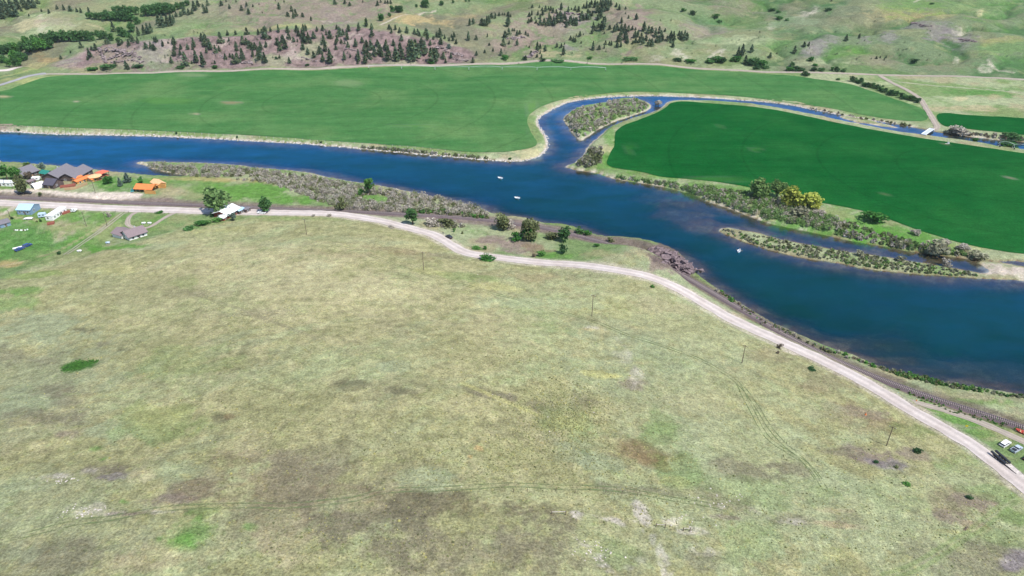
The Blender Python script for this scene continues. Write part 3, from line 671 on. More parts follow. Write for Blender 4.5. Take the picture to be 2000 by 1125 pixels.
def water_mat():
    m = bpy.data.materials.new("river_water"); m.use_nodes = True
    nt = m.node_tree; nt.nodes.clear()
    out = nt.nodes.new("ShaderNodeOutputMaterial")
    v = coords(nt)
    dep = attr(nt, "depth").outputs["Fac"]
    tr = nt.nodes.new("ShaderNodeBsdfTransparent"); tr.inputs[0].default_value = (.80, .86, .86, 1)
    df = nt.nodes.new("ShaderNodeBsdfDiffuse")
    big = maprange(nt, noise(nt, v, .02, 4, .6), .35, .65, 0, 1)
    dc = mixn(nt, big, (.0004, .020, .0065), (.0007, .026, .009))
    nt.links.new(dc, df.inputs[0])
    # murk hides the bed as the water deepens
    e = nt.nodes.new("ShaderNodeMath"); e.operation = 'MULTIPLY'; e.inputs[1].default_value = -.60; nt.links.new(dep, e.inputs[0])
    ex = nt.nodes.new("ShaderNodeMath"); ex.operation = 'EXPONENT'; nt.links.new(e.outputs[0], ex.inputs[0])
    inv = nt.nodes.new("ShaderNodeMath"); inv.operation = 'SUBTRACT'; inv.inputs[0].default_value = 1; nt.links.new(ex.outputs[0], inv.inputs[1])
    body = nt.nodes.new("ShaderNodeMixShader")
    nt.links.new(inv.outputs[0], body.inputs[0]); nt.links.new(tr.outputs[0], body.inputs[1]); nt.links.new(df.outputs[0], body.inputs[2])
    gl = nt.nodes.new("ShaderNodeBsdfGlossy"); gl.inputs["Roughness"].default_value = .12; gl.inputs[0].default_value = (.10, .52, 1.0, 1)
    bp = nt.nodes.new("ShaderNodeBump"); bp.inputs["Distance"].default_value = .12; bp.inputs["Strength"].default_value = .35
    mp = nt.nodes.new("ShaderNodeMapping"); mp.inputs["Scale"].default_value = (.6, 1.4, 1); mp.inputs["Rotation"].default_value = (0, 0, R(-15)); nt.links.new(v, mp.inputs[0])
    nt.links.new(noise(nt, mp.outputs[0], .55, 4, .65), bp.inputs["Height"])
    nt.links.new(bp.outputs[0], gl.inputs["Normal"])
    fr = nt.nodes.new("ShaderNodeFresnel"); fr.inputs[0].default_value = 1.42
    mx = nt.nodes.new("ShaderNodeMixShader")
    frm = nt.nodes.new('ShaderNodeMath'); frm.operation = 'MULTIPLY'; frm.inputs[1].default_value = 1.6; frm.use_clamp = True
    wd = maprange(nt, noise(nt, mp.outputs[0], .045, 5, .65), .32, .68, 1.15, 2.05)
    nt.links.new(wd, frm.inputs[1])
    nt.links.new(fr.outputs[0], frm.inputs[0]); nt.links.new(frm.outputs[0], mx.inputs[0]); nt.links.new(body.outputs[0], mx.inputs[1]); nt.links.new(gl.outputs[0], mx.inputs[2])
    nt.links.new(mx.outputs[0], out.inputs[0])
    return m
def leaf_mat(name, rand=.22, k=1.0):
    m, nt, b = nmat(name)
    c = attr(nt, "tint").outputs["Color"]
    oi = nt.nodes.new("ShaderNodeObjectInfo")
    c = mulc(nt, c, maprange(nt, oi.outputs["Random"], 0, 1, (1 - rand) * k, (1 + rand) * k))
    nt.links.new(c, b.inputs["Base Color"])
    b.inputs["Roughness"].default_value = .85; b.inputs["Specular IOR Level"].default_value = .12
    tl = nt.nodes.new("ShaderNodeBsdfTranslucent"); nt.links.new(c, tl.inputs[0])
    mx = nt.nodes.new("ShaderNodeMixShader"); mx.inputs[0].default_value = .35
    nt.links.new(b.outputs[0], mx.inputs[1]); nt.links.new(tl.outputs[0], mx.inputs[2])
    nt.links.new(mx.outputs[0], nt.nodes["Material Output"].inputs[0])
    return m
def gravel_mat(name, c1, c2, track=True):
    m, nt, b = nmat(name)
    v = coords(nt)
    c = mixn(nt, maprange(nt, noise(nt, v, .12, 4, .6), .35, .65, 0, 1), c1, c2)
    c = mulc(nt, c, maprange(nt, noise(nt, v, 2.2, 5, .8), .3, .7, .82, 1.16))
    if track:
        ac = attr(nt, "across").outputs["Fac"]
        w = nt.nodes.new("ShaderNodeMath"); w.operation = 'COSINE'
        k = nt.nodes.new("ShaderNodeMath"); k.operation = 'MULTIPLY'; k.inputs[1].default_value = 12.0
        nt.links.new(ac, k.inputs[0]); nt.links.new(k.outputs[0], w.inputs[0])
        c = mulc(nt, c, maprange(nt, w.outputs[0], -1, 1, .84, 1.07))
        c = mulc(nt, c, maprange(nt, noise(nt, v, .4, 4, .7), .3, .7, .9, 1.08))
    nt.links.new(c, b.inputs["Base Color"]); b.inputs["Roughness"].default_value = 1; b.inputs["Specular IOR Level"].default_value = .1
    bump(nt, noise(nt, v, 3.0, 4, .8), .08, .6, b)
    return m

def rut_mat():
    m = bpy.data.materials.new("worn_rut_grass"); m.use_nodes = True
    nt = m.node_tree; b = nt.nodes["Principled BSDF"]
    v = coords(nt)
    b.inputs["Base Color"].default_value = (.15, .19, .085, 1); b.inputs["Roughness"].default_value = 1; b.inputs["Specular IOR Level"].default_value = .05
    nt.links.new(maprange(nt, noise(nt, v, .35, 5, .7), .36, .62, 0, .75), b.inputs["Alpha"])
    return m
M = dict(
 rut=rut_mat(),
 ground=ground_mat(), water=water_mat(),
 field_a=field_mat("crop_alfalfa", (.036, .118, .034), (.058, .146, .046), (.094, .170, .060), (-178.0, 660.0, 2.8)),
 field_b=field_mat("crop_dark_green", (.0030, .062, .0120), (.0060, .075, .0155), (.014, .092, .020), (330.0, 470.0, 2.8)),
 gravel=gravel_mat("white_gravel", (.435, .372, .335), (.50, .445, .41)),
 dirt=gravel_mat("dirt_track", (.34, .29, .24), (.30, .26, .21)),
 asphalt=gravel_mat("worn_asphalt", (.26, .26, .27), (.30, .29, .29), False),
 ballast=gravel_mat("mauve_ballast", (.092, .070, .078), (.13, .10, .105), False),
 leaf=leaf_mat("pine_needles", .25, 2.25), leafd=leaf_mat("tree_leaves", .18, 1.75), bark=simple("bark", (.10, .075, .055), .95, 3, .3, .1),
 wood=simple("weathered_wood", (.13, .10, .075), .95, 2, .3, .1), sleeper=simple("sleeper_wood", (.25, .21, .20), .95, 2, .3, .1),
 steel=simple("rail_steel", (.16, .14, .14), .45, 3, .2, .5, .6), galv=simple("galvanised_steel", (.55, .58, .6), .45, 3, .15, .5, .3),
 rock=simple("mauve_rock", (.165, .125, .128), .95, .8, .45, .1), bluffrock=simple('lilac_grey_rock', (.215, .172, .168), .95, .5, .5, .1), palerock=simple("pale_rock", (.46, .41, .37), .95, 1.2, .3, .1),
 white=simple("white_paint", (.74, .74, .73), .5, 2, .06), glass=simple("window_glass", (.03, .04, .05), .12, 1, .1, .6),
 tyre=simple("rubber", (.02, .02, .02), .9, 5, .2, .1), chrome=simple("bright_metal", (.6, .6, .6), .3, 3, .1, .5, .7),
 black=simple("black_paint", (.018, .02, .026), .45, 2, .2, .4), blue=simple("blue_paint", (.02, .055, .19), .35, 2, .15, .5), silver=simple("silver_paint", (.38, .43, .48), .35, 2, .1, .5),
 redp=simple("faded_red_paint", (.42, .07, .05), .6, 2, .2), orangep=simple("orange_paint", (.65, .16, .03), .6, 2, .1), yellowp=simple("yellow_paint", (.70, .52, .03), .6, 2, .1),
 teal=simple("teal_paint", (.03, .20, .20), .5, 2, .2), skin=simple("skin", (.45, .28, .2), .7, 3, .1), cloth=simple("pale_cloth", (.55, .56, .6), .9, 4, .15), clothd=simple("dark_cloth", (.06, .07, .1), .9, 4, .2),
 shingle=simple("grey_shingles", (.155, .145, .16), .9, 2.5, .2, .2), shingle2=simple("brown_shingles", (.20, .155, .16), .9, 2.5, .2, .2), darkshing=simple("charcoal_shingles", (.075, .07, .09), .9, 2.5, .2, .2),
 brownwall=simple("dark_brown_siding", (.10, .075, .068), .9, 1.5, .2, .2), redwall=simple("dark_red_siding", (.20, .05, .035), .9, 1.5, .2, .2), tanwall=simple("honey_log_wall", (.52, .27, .09), .85, 1.5, .2, .2),
 whitewall=simple("white_siding", (.72, .70, .67), .8, 1.5, .06), bluewall=simple("blue_metal_siding", (.17, .25, .34), .6, 1.5, .1), bluroof=simple("light_blue_metal_roof", (.36, .52, .66), .45, 1, .08, .4),
 orangeroof=simple("orange_metal_roof", (.66, .19, .055), .5, 1, .12, .4), paleorange=simple("pale_orange_roof", (.72, .40, .20), .55, 1, .12, .4), redroof=simple("coral_red_roof", (.60, .13, .07), .55, 1, .12, .4),
 greenroof=simple("green_metal_roof", (.02, .17, .13), .5, 1, .12, .4), whiteroof=simple("white_metal_roof", (.76, .76, .76), .4, 1, .04, .4), fascia=simple("dark_trim", (.03, .03, .04), .7, 2, .1),
 deck=simple("red_deck", (.25, .085, .06), .9, 1.5, .2, .1), plank=simple("tan_planks", (.40, .27, .16), .9, 2, .3, .1), tarp=simple("white_canvas", (.76, .75, .72), .7, 2, .05), camper=simple("pale_blue_metal", (.42, .52, .62), .4, 2, .1),
)

# ------------------------------------------------------------------ ground, river
ii, jj = np.meshgrid(np.arange(NR - 1), np.arange(NA), indexing='ij')
j2 = (jj + 1) % NA
QF = np.stack([ii * NA + jj, ii * NA + j2, (ii + 1) * NA + j2, (ii + 1) * NA + jj], -1).reshape(-1, 4)
me = mesh_np("ground", np.stack([GX, GY, HG], 1), QF, True, ALB)
tag(link("ground", me, M['ground']), "pale dry grass hillside, valley floor and rolling hills", None, None, "structure")

vert_in = (SDn < 2.0) & near
qm = vert_in[QF].any(1)
qf = QF[qm]
used, invx = np.unique(qf.ravel(), return_inverse=True)
wv = np.stack([GX[used], GY[used], np.zeros(len(used))], 1)
dp = np.maximum(-HG[used], 0)
me = mesh_np("river", wv, invx.reshape(-1, 4), True, None, {"depth": dp})
tag(link("river", me, M['water']), "wide blue river with a side creek winding between green fields", None, None, "structure")

gz = lambda x, y: bil(HG, x, y)
def at(px, py):
    p = march([(px, py)], HG)[0]
    return Vector(p)
def atm(P): return march(P, HG)
def pxm(p):      # pixels per metre at a world point
    return FPX / ((p[1] * CT) + (CAM_H - p[2]) * ST)

# ------------------------------------------------------------------ crop fields
def sheet(name, poly_px, m, step, lift, label, bare=(), jitter=0.0):
    w = chaikin(march(poly_px, H2)[:, :2], 2)
    w = resample(np.vstack([w, w[:1]]), step * .8)[:-1]
    w = w + (np.stack([fbm(w[:, 0], w[:, 1], 8, 2, 301), fbm(w[:, 0], w[:, 1], 8, 2, 311)], 1) - .5) * jitter
    x0, y0 = w.min(0); x1, y1 = w.max(0)
    gx, gy = np.meshgrid(np.arange(x0, x1, step), np.arange(y0, y1, step))
    gx = gx.ravel(); gy = gy.ravel()
    ins = sdf_poly(gx, gy, w) < -step * .5
    pts = np.vstack([w, np.stack([gx[ins], gy[ins]], 1)])
    nb = len(w)
    res = delaunay_2d_cdt([Vector(p) for p in pts], [], [list(range(nb))], 1, 1e-4)
    V2 = np.array([(v.x, v.y) for v in res[0]]); F = np.array([f for f in res[2] if len(f) == 3])
    # face winding up
    a, b_, c = V2[F[:, 0]], V2[F[:, 1]], V2[F[:, 2]]
    cr = (b_[:, 0] - a[:, 0]) * (c[:, 1] - a[:, 1]) - (b_[:, 1] - a[:, 1]) * (c[:, 0] - a[:, 0])
    F[cr < 0] = F[cr < 0][:, ::-1]
    z = gz(V2[:, 0], V2[:, 1]) + lift
    bareA = np.zeros(len(V2)); col = np.ones((len(V2), 3)) * .2
    nz = fbm(V2[:, 0], V2[:, 1], 18, 3, 333) - .5
    for (px, py, rx, ry, cn, st) in bare:
        e = ell_field(V2[:, 0], V2[:, 1], px, py, rx, ry, 2.7) + nz * .8
        k = (1 - sstep(.5, 1.1, e)) * st
        col = np.where((k > bareA)[:, None], P[cn][None], col); bareA = np.maximum(bareA, k)
    me = mesh_np(name, np.column_stack([V2, z]), F, True, col, {"bare": bareA})
    return tag(link(name, me, m), label, None, None, "structure")

FIELD_L = [(-300,243),(-200,205),(0,182),(50,163),(97,147.5),(200,144),(333,142.5),(500,139),(667,135.5),(834,130),(1000,126.5),(1167,126),(1333,133),(1533,145),(1600,157),(1660,163),(1700,177),(1766,200),(1806,213),(1816,236),(1783,238),(1700,227),(1633,214),(1533,197),(1433,187),(1333,182),(1234,178.5),(1167,185),(1117,192),(1067,203),(1037,220),(1029,233),(1034,253),(1050,277),(1047,287),(1017,294),(967,298.5),(900,297),(834,289),(750,282),(667,277),(500,265.5),(333,257),(167,252),(53,247.5),(0,247)]
FIELD_R = [(1306,202),(1333,196.8),(1400,203),(1466,208),(1533,218),(1600,233),(1666,246),(1733,259.5),(1833,274.5),(1900,284),(1966,294),(2000,298),(2200,330),(2500,380),(2500,560),(2200,520),(2000,495),(1960,492),(1900,480),(1840,464),(1780,444),(1720,422),(1660,406),(1600,396),(1532,380),(1460,365),(1400,355),(1320,348),(1290,345),(1234,332),(1190,327),(1184,317),(1194,297),(1202,281),(1199,265),(1210,249),(1250,234),(1284,221),(1304,208)]
FIELD_3 = [(1826,218),(1900,227),(2000,230.5),(2300,262),(2300,310),(2000,263),(1933,257),(1850,248),(1836,244)]
sheet("crop_field", FIELD_L, M['field_a'], 5.0, .22, "broad mid green field between the river and the bluff",
      [(450,197,26,3,'brown',.8),(680,158,36,9,'sage',.22),(375,147,40,3,'sage',.3),(330,195,60,8,'lawn',.3),(380,220,8,2,'tan',.7),(110,212,3,1.5,'white',.9),(272,204,5,1.2,'white',.9),(148,199,5,1.2,'tan',.8),(10,191,16,3,'tan',.8),(1040,225,10,40,'lawn',.4),(800,247,60,3,'lawn',.4),(1600,140,100,6,'lawn2',.2)], 1.5)
sheet("crop_field.001", FIELD_R, M['field_b'], 5.0, .22, "deep green field inside the river bend",
      [(1722,381,10,2,'tan',.95),(1752,413,8,2,'tan',.9),(1475,292,12,5,'lawn2',.25),(1408,245,5,6,'lawn2',.3),(1848,281,7,2,'tan',.9),(1977,347,6,1.5,'brown',.9),(1230,290,10,14,'lawn2',.2),(1400,350,90,6,'lawn2',.25)], 1.5)
sheet("crop_field.002", FIELD_3, M['field_b'], 6.0, .22, "narrow deep green field beyond the creek bridge", [], 1.5)

# ------------------------------------------------------------------ roads
def ribbon(name, path, width, m, lift, label, across=7, jit=.35, crown=0.0, kind="structure"):
    p = np.asarray(path)[:, :2]
    t = np.gradient(p, axis=0); t /= np.linalg.norm(t, axis=1)[:, None]
    nrm = np.stack([t[:, 1], -t[:, 0]], 1)
    wd = np.broadcast_to(np.asarray(width, float), (len(p),))
    ks = np.linspace(-1, 1, across)
    V = []; ac = []
    for i, k in enumerate(ks):
        off = k * wd / 2
        if i in (0, across - 1):
            off = off + k * (fbm(p[:, 0] + 50 * i, p[:, 1], 5, 3, 401 + i) - .5) * jit * 4
        q = p + nrm * off[:, None]
        z = gz(q[:, 0], q[:, 1]) + lift + crown * (1 - abs(k))
        V.append(np.column_stack([q, z])); ac.append(np.full(len(p), (k + 1) / 2))
    V = np.stack(V, 1).reshape(-1, 3); ac = np.stack(ac, 1).ravel()
    n = len(p)
    I, J = np.meshgrid(np.arange(n - 1), np.arange(across - 1), indexing='ij')
    F = np.stack([I * across + J, I * across + J + 1, (I + 1) * across + J + 1, (I + 1) * across + J], -1).reshape(-1, 4)
    a, b_, c = V[F[0, 0]], V[F[0, 1]], V[F[0, 2]]
    if np.cross(b_ - a, c - a)[2] < 0: F = F[:, ::-1]
    me = mesh_np(name, V, F, True, None, {"across": ac})
    return tag(link(name, me, m), label, None, None, kind)

s_ = np.linspace(0, 1, len(road_w))
pxr = np.linspace(0, 1, 5)
roadw = np.where(road_w[:, 0] < -110, 8.5, 6.3)
roadw = np.convolve(np.pad(roadw, 20, mode='edge'), np.ones(41) / 41, 'valid')
ribbon("gravel_road", road_w, roadw, M['gravel'], .10, "pale gravel road curving along the foot of the hill", 9, .3)
def px_ribbon(name, pts, width, m, lift, label, **k):
    w = resample(chaikin(march(pts, H2)[:, :2], 3, False), 2.5)
    return ribbon(name, w, width, m, lift, label, **k)
px_ribbon("dirt_track", [(1775,785),(1800,788),(1854,803),(1923,826),(2000,862),(2080,900)], 4.2, M['dirt'], .07, "brown dirt track forking off beside the railway")
px_ribbon("driveway", [(272,412),(256,420),(247,430),(250,440),(262,444.5),(280,446),(294,443.5),(310,432.5),(330,420.5),(346,413)], 2.6, M['dirt'], .07, "curved gravel driveway to the brown roofed house")
lane_c = resample(chaikin(march([(243,414.5),(210,440),(160,473),(127,496)], H2)[:, :2], 2, False), 2.0)
lt_ = np.gradient(lane_c, axis=0); lt_ /= np.linalg.norm(lt_, axis=1)[:, None]
for k_ in (-.95, .95):
    ribbon("wheel_track", lane_c + np.stack([lt_[:, 1], -lt_[:, 0]], 1) * k_, .75, M['dirt'], .06, "pale wheel rut of the straight two track lane on the lawn", across=3, jit=.1)
def ruts(pts, gap, wd, label):
    c_ = resample(chaikin(march(pts, H2)[:, :2], 3, False), 1.5)
    c_ = c_ + (np.stack([fbm(c_[:, 0], c_[:, 1], 14, 2, 431), fbm(c_[:, 0], c_[:, 1], 14, 2, 441)], 1) - .5) * 1.6
    t_ = np.gradient(c_, axis=0); t_ /= np.linalg.norm(t_, axis=1)[:, None]
    for k_ in (-gap / 2, gap / 2):
        ribbon("wheel_track", c_ + np.stack([t_[:, 1], -t_[:, 0]], 1) * k_, wd, M['rut'], .05, label, across=3, jit=.12)
ruts([(640,480),(760,515),(825,535),(930,562),(1050,596),(1150,622),(1230,655),(1340,690),(1400,716),(1450,752),(1480,792),(1520,850),(1570,892),(1600,935)], 1.7, .5, "faint green wheel rut crossing the hill past the poles")
ruts([(1440,745),(1470,800),(1500,850),(1545,880),(1590,910),(1615,960)], 1.7, .45, "second faint wheel rut branching on the right hill")
ruts([(-20,1062),(111,1036),(200,1022),(333,1003),(500,992),(667,987),(764,964),(892,957),(1081,944),(1226,950),(1340,972),(1420,990)], 1.8, .5, "faint dark wheel rut across the lower hill")
px_ribbon("far_road", [(-150,205),(0,168),(40,154),(60,148),(83,144.5),(200,142.8),(330,140.8),(500,136.8),(667,131.8),(834,126.8),(1000,123.8),(1167,123.2),(1333,130.2),(1500,140.4),(1600,143.7),(1716,146),(1833,148),(2000,153.6),(2300,168)], 5.0, M['dirt'], .14, "straight gravel road along the foot of the bluff")
px_ribbon("paved_road", [(-100,190),(0,167),(40,153.5),(60,147.5),(90,143.5)], 7.0, M['asphalt'], .19, "grey paved road entering the valley")
px_ribbon("bridge_road", [(1716,146),(1728,154),(1766,173),(1796,190),(1806,207),(1820,230),(1833,250),(1822,254)], 5.0, M['dirt'], .30, "dirt road running down to the creek bridge")
px_ribbon("ranch_lane", [(-60,142),(0,139),(28,134),(50,124)], 6.0, M['gravel'], .14, "pale lane beside the cottonwood grove")

# ------------------------------------------------------------------ railway
railpath = rail_w
rzs = gz(railpath[:, 0], railpath[:, 1])
rzs = np.convolve(np.pad(rzs, 12, mode='edge'), np.ones(25) / 25, 'valid')
t = np.gradient(railpath, axis=0); t /= np.linalg.norm(t, axis=1)[:, None]
nr = np.stack([t[:, 1], -t[:, 0]], 1)
prof = [(-2.7, -.35), (-1.75, .30), (0, .33), (1.75, .30), (2.7, -.35)]
V = np.stack([np.column_stack([railpath + nr * o, rzs + h]) for o, h in prof], 1).reshape(-1, 3)
I, J = np.meshgrid(np.arange(len(railpath) - 1), np.arange(4), indexing='ij')
F = np.stack([I * 5 + J, I * 5 + J + 1, (I + 1) * 5 + J + 1, (I + 1) * 5 + J], -1).reshape(-1, 4)
if np.cross(V[F[0, 1]] - V[F[0, 0]], V[F[0, 2]] - V[F[0, 0]])[2] < 0: F = F[:, ::-1]
tag(link("railway_ballast", mesh_np("railway_ballast", V, F, True), M['ballast']), "mauve stone ballast bed of the railway", None, None, "structure")
track = thing("railway_track", (0, 0, 0), 0, "single railway track running beside the river below the gravel road", "railway track")
for sgn in (-1, 1):
    prof = [(-.05, .50), (-.05, .66), (.05, .66), (.05, .50)]
    V = np.stack([np.column_stack([railpath + nr * (o + sgn * .75), rzs + h]) for o, h in prof], 1).reshape(-1, 3)
    I, J = np.meshgrid(np.arange(len(railpath) - 1), np.arange(3), indexing='ij')
    F = np.stack([I * 4 + J, I * 4 + J + 1, (I + 1) * 4 + J + 1, (I + 1) * 4 + J], -1).reshape(-1, 4)
    link("rail", mesh_np("rail", V, F), M['steel'], track)
seg = np.concatenate([[0], np.cumsum(np.linalg.norm(np.diff(railpath, axis=0), axis=1))])
sq = np.arange(0, seg[-1], .62)
SX = np.interp(sq, seg, railpath[:, 0]); SY = np.interp(sq, seg, railpath[:, 1]); SZ = np.interp(sq, seg, rzs)
TX = np.interp(sq, seg, t[:, 0]); TY = np.interp(sq, seg, t[:, 1])
order = np.argsort(SX ** 2 + SY ** 2 + 1e9 * (np.abs(SX / np.maximum(SY, 1)) > .78))
slm = MB().box((0, 0, 0), (.26, 2.6, .2)).mesh("sleeper")
slm.materials.append(M['sleeper'])
near_s = set(order[:295].tolist())
rest = MB()
for k in range(len(sq)):
    a = math.atan2(TY[k], TX[k])
    if k in near_s:
        o = bpy.data.objects.new("sleeper", slm); COL.objects.link(o); o.parent = track
        o.location = (SX[k], SY[k], SZ[k] + .41); o.rotation_euler = (0, 0, a)
    else:
        rest.box((SX[k], SY[k], SZ[k] + .41), (.26, 2.6, .2), a)
me = bpy.data.meshes.new("sleepers"); me.from_pydata(rest.v, [], rest.f); me.update()
o = link("sleepers", me, M['sleeper'], track); o["kind"] = "stuff"

# ------------------------------------------------------------------ plants
def rquads(C, size, rg, up=.0, tall=1.0):
    """leafy clump faces at centres C, random facing -> V,F"""
    n = len(C)
    nrm = rg.normal(size=(n, 3)); nrm[:, 2] = np.abs(nrm[:, 2]) * (1 - up) + up * .3
    nrm /= np.linalg.norm(nrm, axis=1)[:, None]
    h = rg.normal(size=(n, 3)); a = np.cross(nrm, h); a /= np.linalg.norm(a, axis=1)[:, None]
    b = np.cross(nrm, a)
    s = size * rg.uniform(.6, 1.3, n)
    a = a * s[:, None]; b = b * s[:, None] * rg.uniform(.5, 1.0, n)[:, None]
    b[:, 2] *= tall
    V = np.stack([C - a - b * .6, C + a * .9 - b, C + a * .7 + b, C - a * .8 + b * .8], 1).reshape(-1, 3)
    F = np.arange(n * 4).reshape(n, 4)
    return V, F

def crown_pine(seed, h=10.0, Rr=2.6, n=330, col=(.036, .056, .034)):
    rg = np.random.default_rng(seed)
    tt = rg.uniform(0, 1, n) ** 1.15
    prof = (1 - tt) ** .75 * (.62 + .38 * np.minimum(1, tt * 7))
    lump = 1 + .32 * np.sin(tt * 26 + seed) * rg.uniform(.4, 1, n)
    th = rg.uniform(0, 2 * math.pi, n)
    side = 1 + .28 * np.sin(th * 2 + seed) + .2 * np.sin(th * 3 + tt * 9 + seed)
    rad_ = Rr * prof * lump * side * np.sqrt(rg.uniform(.12, 1, n))
    z = h * (.14 + .86 * tt) - rad_ * .18
    C_ = np.stack([rad_ * np.cos(th), rad_ * np.sin(th), z], 1)
    V, F = rquads(C_, .62 * (h / 10) ** .5, rg, .2)
    c = np.asarray(col)[None] * rg.uniform(.6, 1.5, (n, 1)) * np.array([1.0, 1, 1])[None]
    c = c + (rg.uniform(0, 1, (n, 1)) > .78) * np.array([[.035, .03, .006]])
    return V, F, np.repeat(c, 4, 0)

def crown_tree(seed, h, w, n, col, col2, lobes=9, z0=.18, size=.6):
    rg = np.random.default_rng(seed)
    L = []
    for i in range(lobes):
        a = rg.uniform(0, 6.28); q = rg.uniform(0, 1) ** .6
        zc = rg.uniform(z0 + .15, .86)
        rw = math.sin(math.pi * min(.98, max(.1, zc))) ** .6
        L.append((q * w * .34 * math.cos(a) * rw, q * w * .34 * math.sin(a) * rw, zc * h, rg.uniform(.17, .3) * w, rg.uniform(.8, 1.2)))
    k = rg.integers(0, lobes, n)
    A_ = np.array(L)[k]
    d = rg.normal(size=(n, 3)); d /= np.linalg.norm(d, axis=1)[:, None]
    d *= rg.uniform(.35, 1, (n, 1)) ** .5
    C_ = np.stack([A_[:, 0] + d[:, 0] * A_[:, 3], A_[:, 1] + d[:, 1] * A_[:, 3], A_[:, 2] + d[:, 2] * A_[:, 3] * .85 * min(1.5, h / w)], 1)
    C_[:, 2] = np.clip(C_[:, 2], h * z0 * .6, h * 1.02)
    V, F = rquads(C_, size, rg, .1)
    f = rg.uniform(0, 1, (n, 1))
    c = (np.asarray(col)[None] * (1 - f) + np.asarray(col2)[None] * f) * A_[:, 4:5] * rg.uniform(.7, 1.3, (n, 1))
    return V, F, np.repeat(c, 4, 0)

def trunk_mesh(h, r, seed, limbs=3):
    rg = random.Random(seed)
    b = MB()
    b.tube((0, 0, -.4), (rg.uniform(-.1, .1), rg.uniform(-.1, .1), h * .55), r, r * .6, 6)
    b.tube((0, 0, h * .5), (rg.uniform(-.2, .2), rg.uniform(-.2, .2), h), r * .6, r * .12, 5)
    for i in range(limbs):
        a = rg.uniform(0, 6.28); z = h * rg.uniform(.3, .6)
        b.tube((0, 0, z), (math.cos(a) * h * .25, math.sin(a) * h * .25, z + h * .22), r * .4, r * .08, 4)
    return b.mesh("trunk")

PV = []
for s in range(6):
    n_ = [300, 300, 360, 260, 300, 300][s]
    V, F, c = crown_pine(11 + s, 10.0, [2.6, 3.1, 3.5, 2.2, 2.9, 2.7][s], n_)
    cm = mesh_np("pine_crown", V, F, False, c); cm.materials.append(M['leaf'])
    tm = trunk_mesh(8.5, .22, s, 2); tm.materials.append(M['bark'])
    PV.append((cm, tm, (V, F, c)))

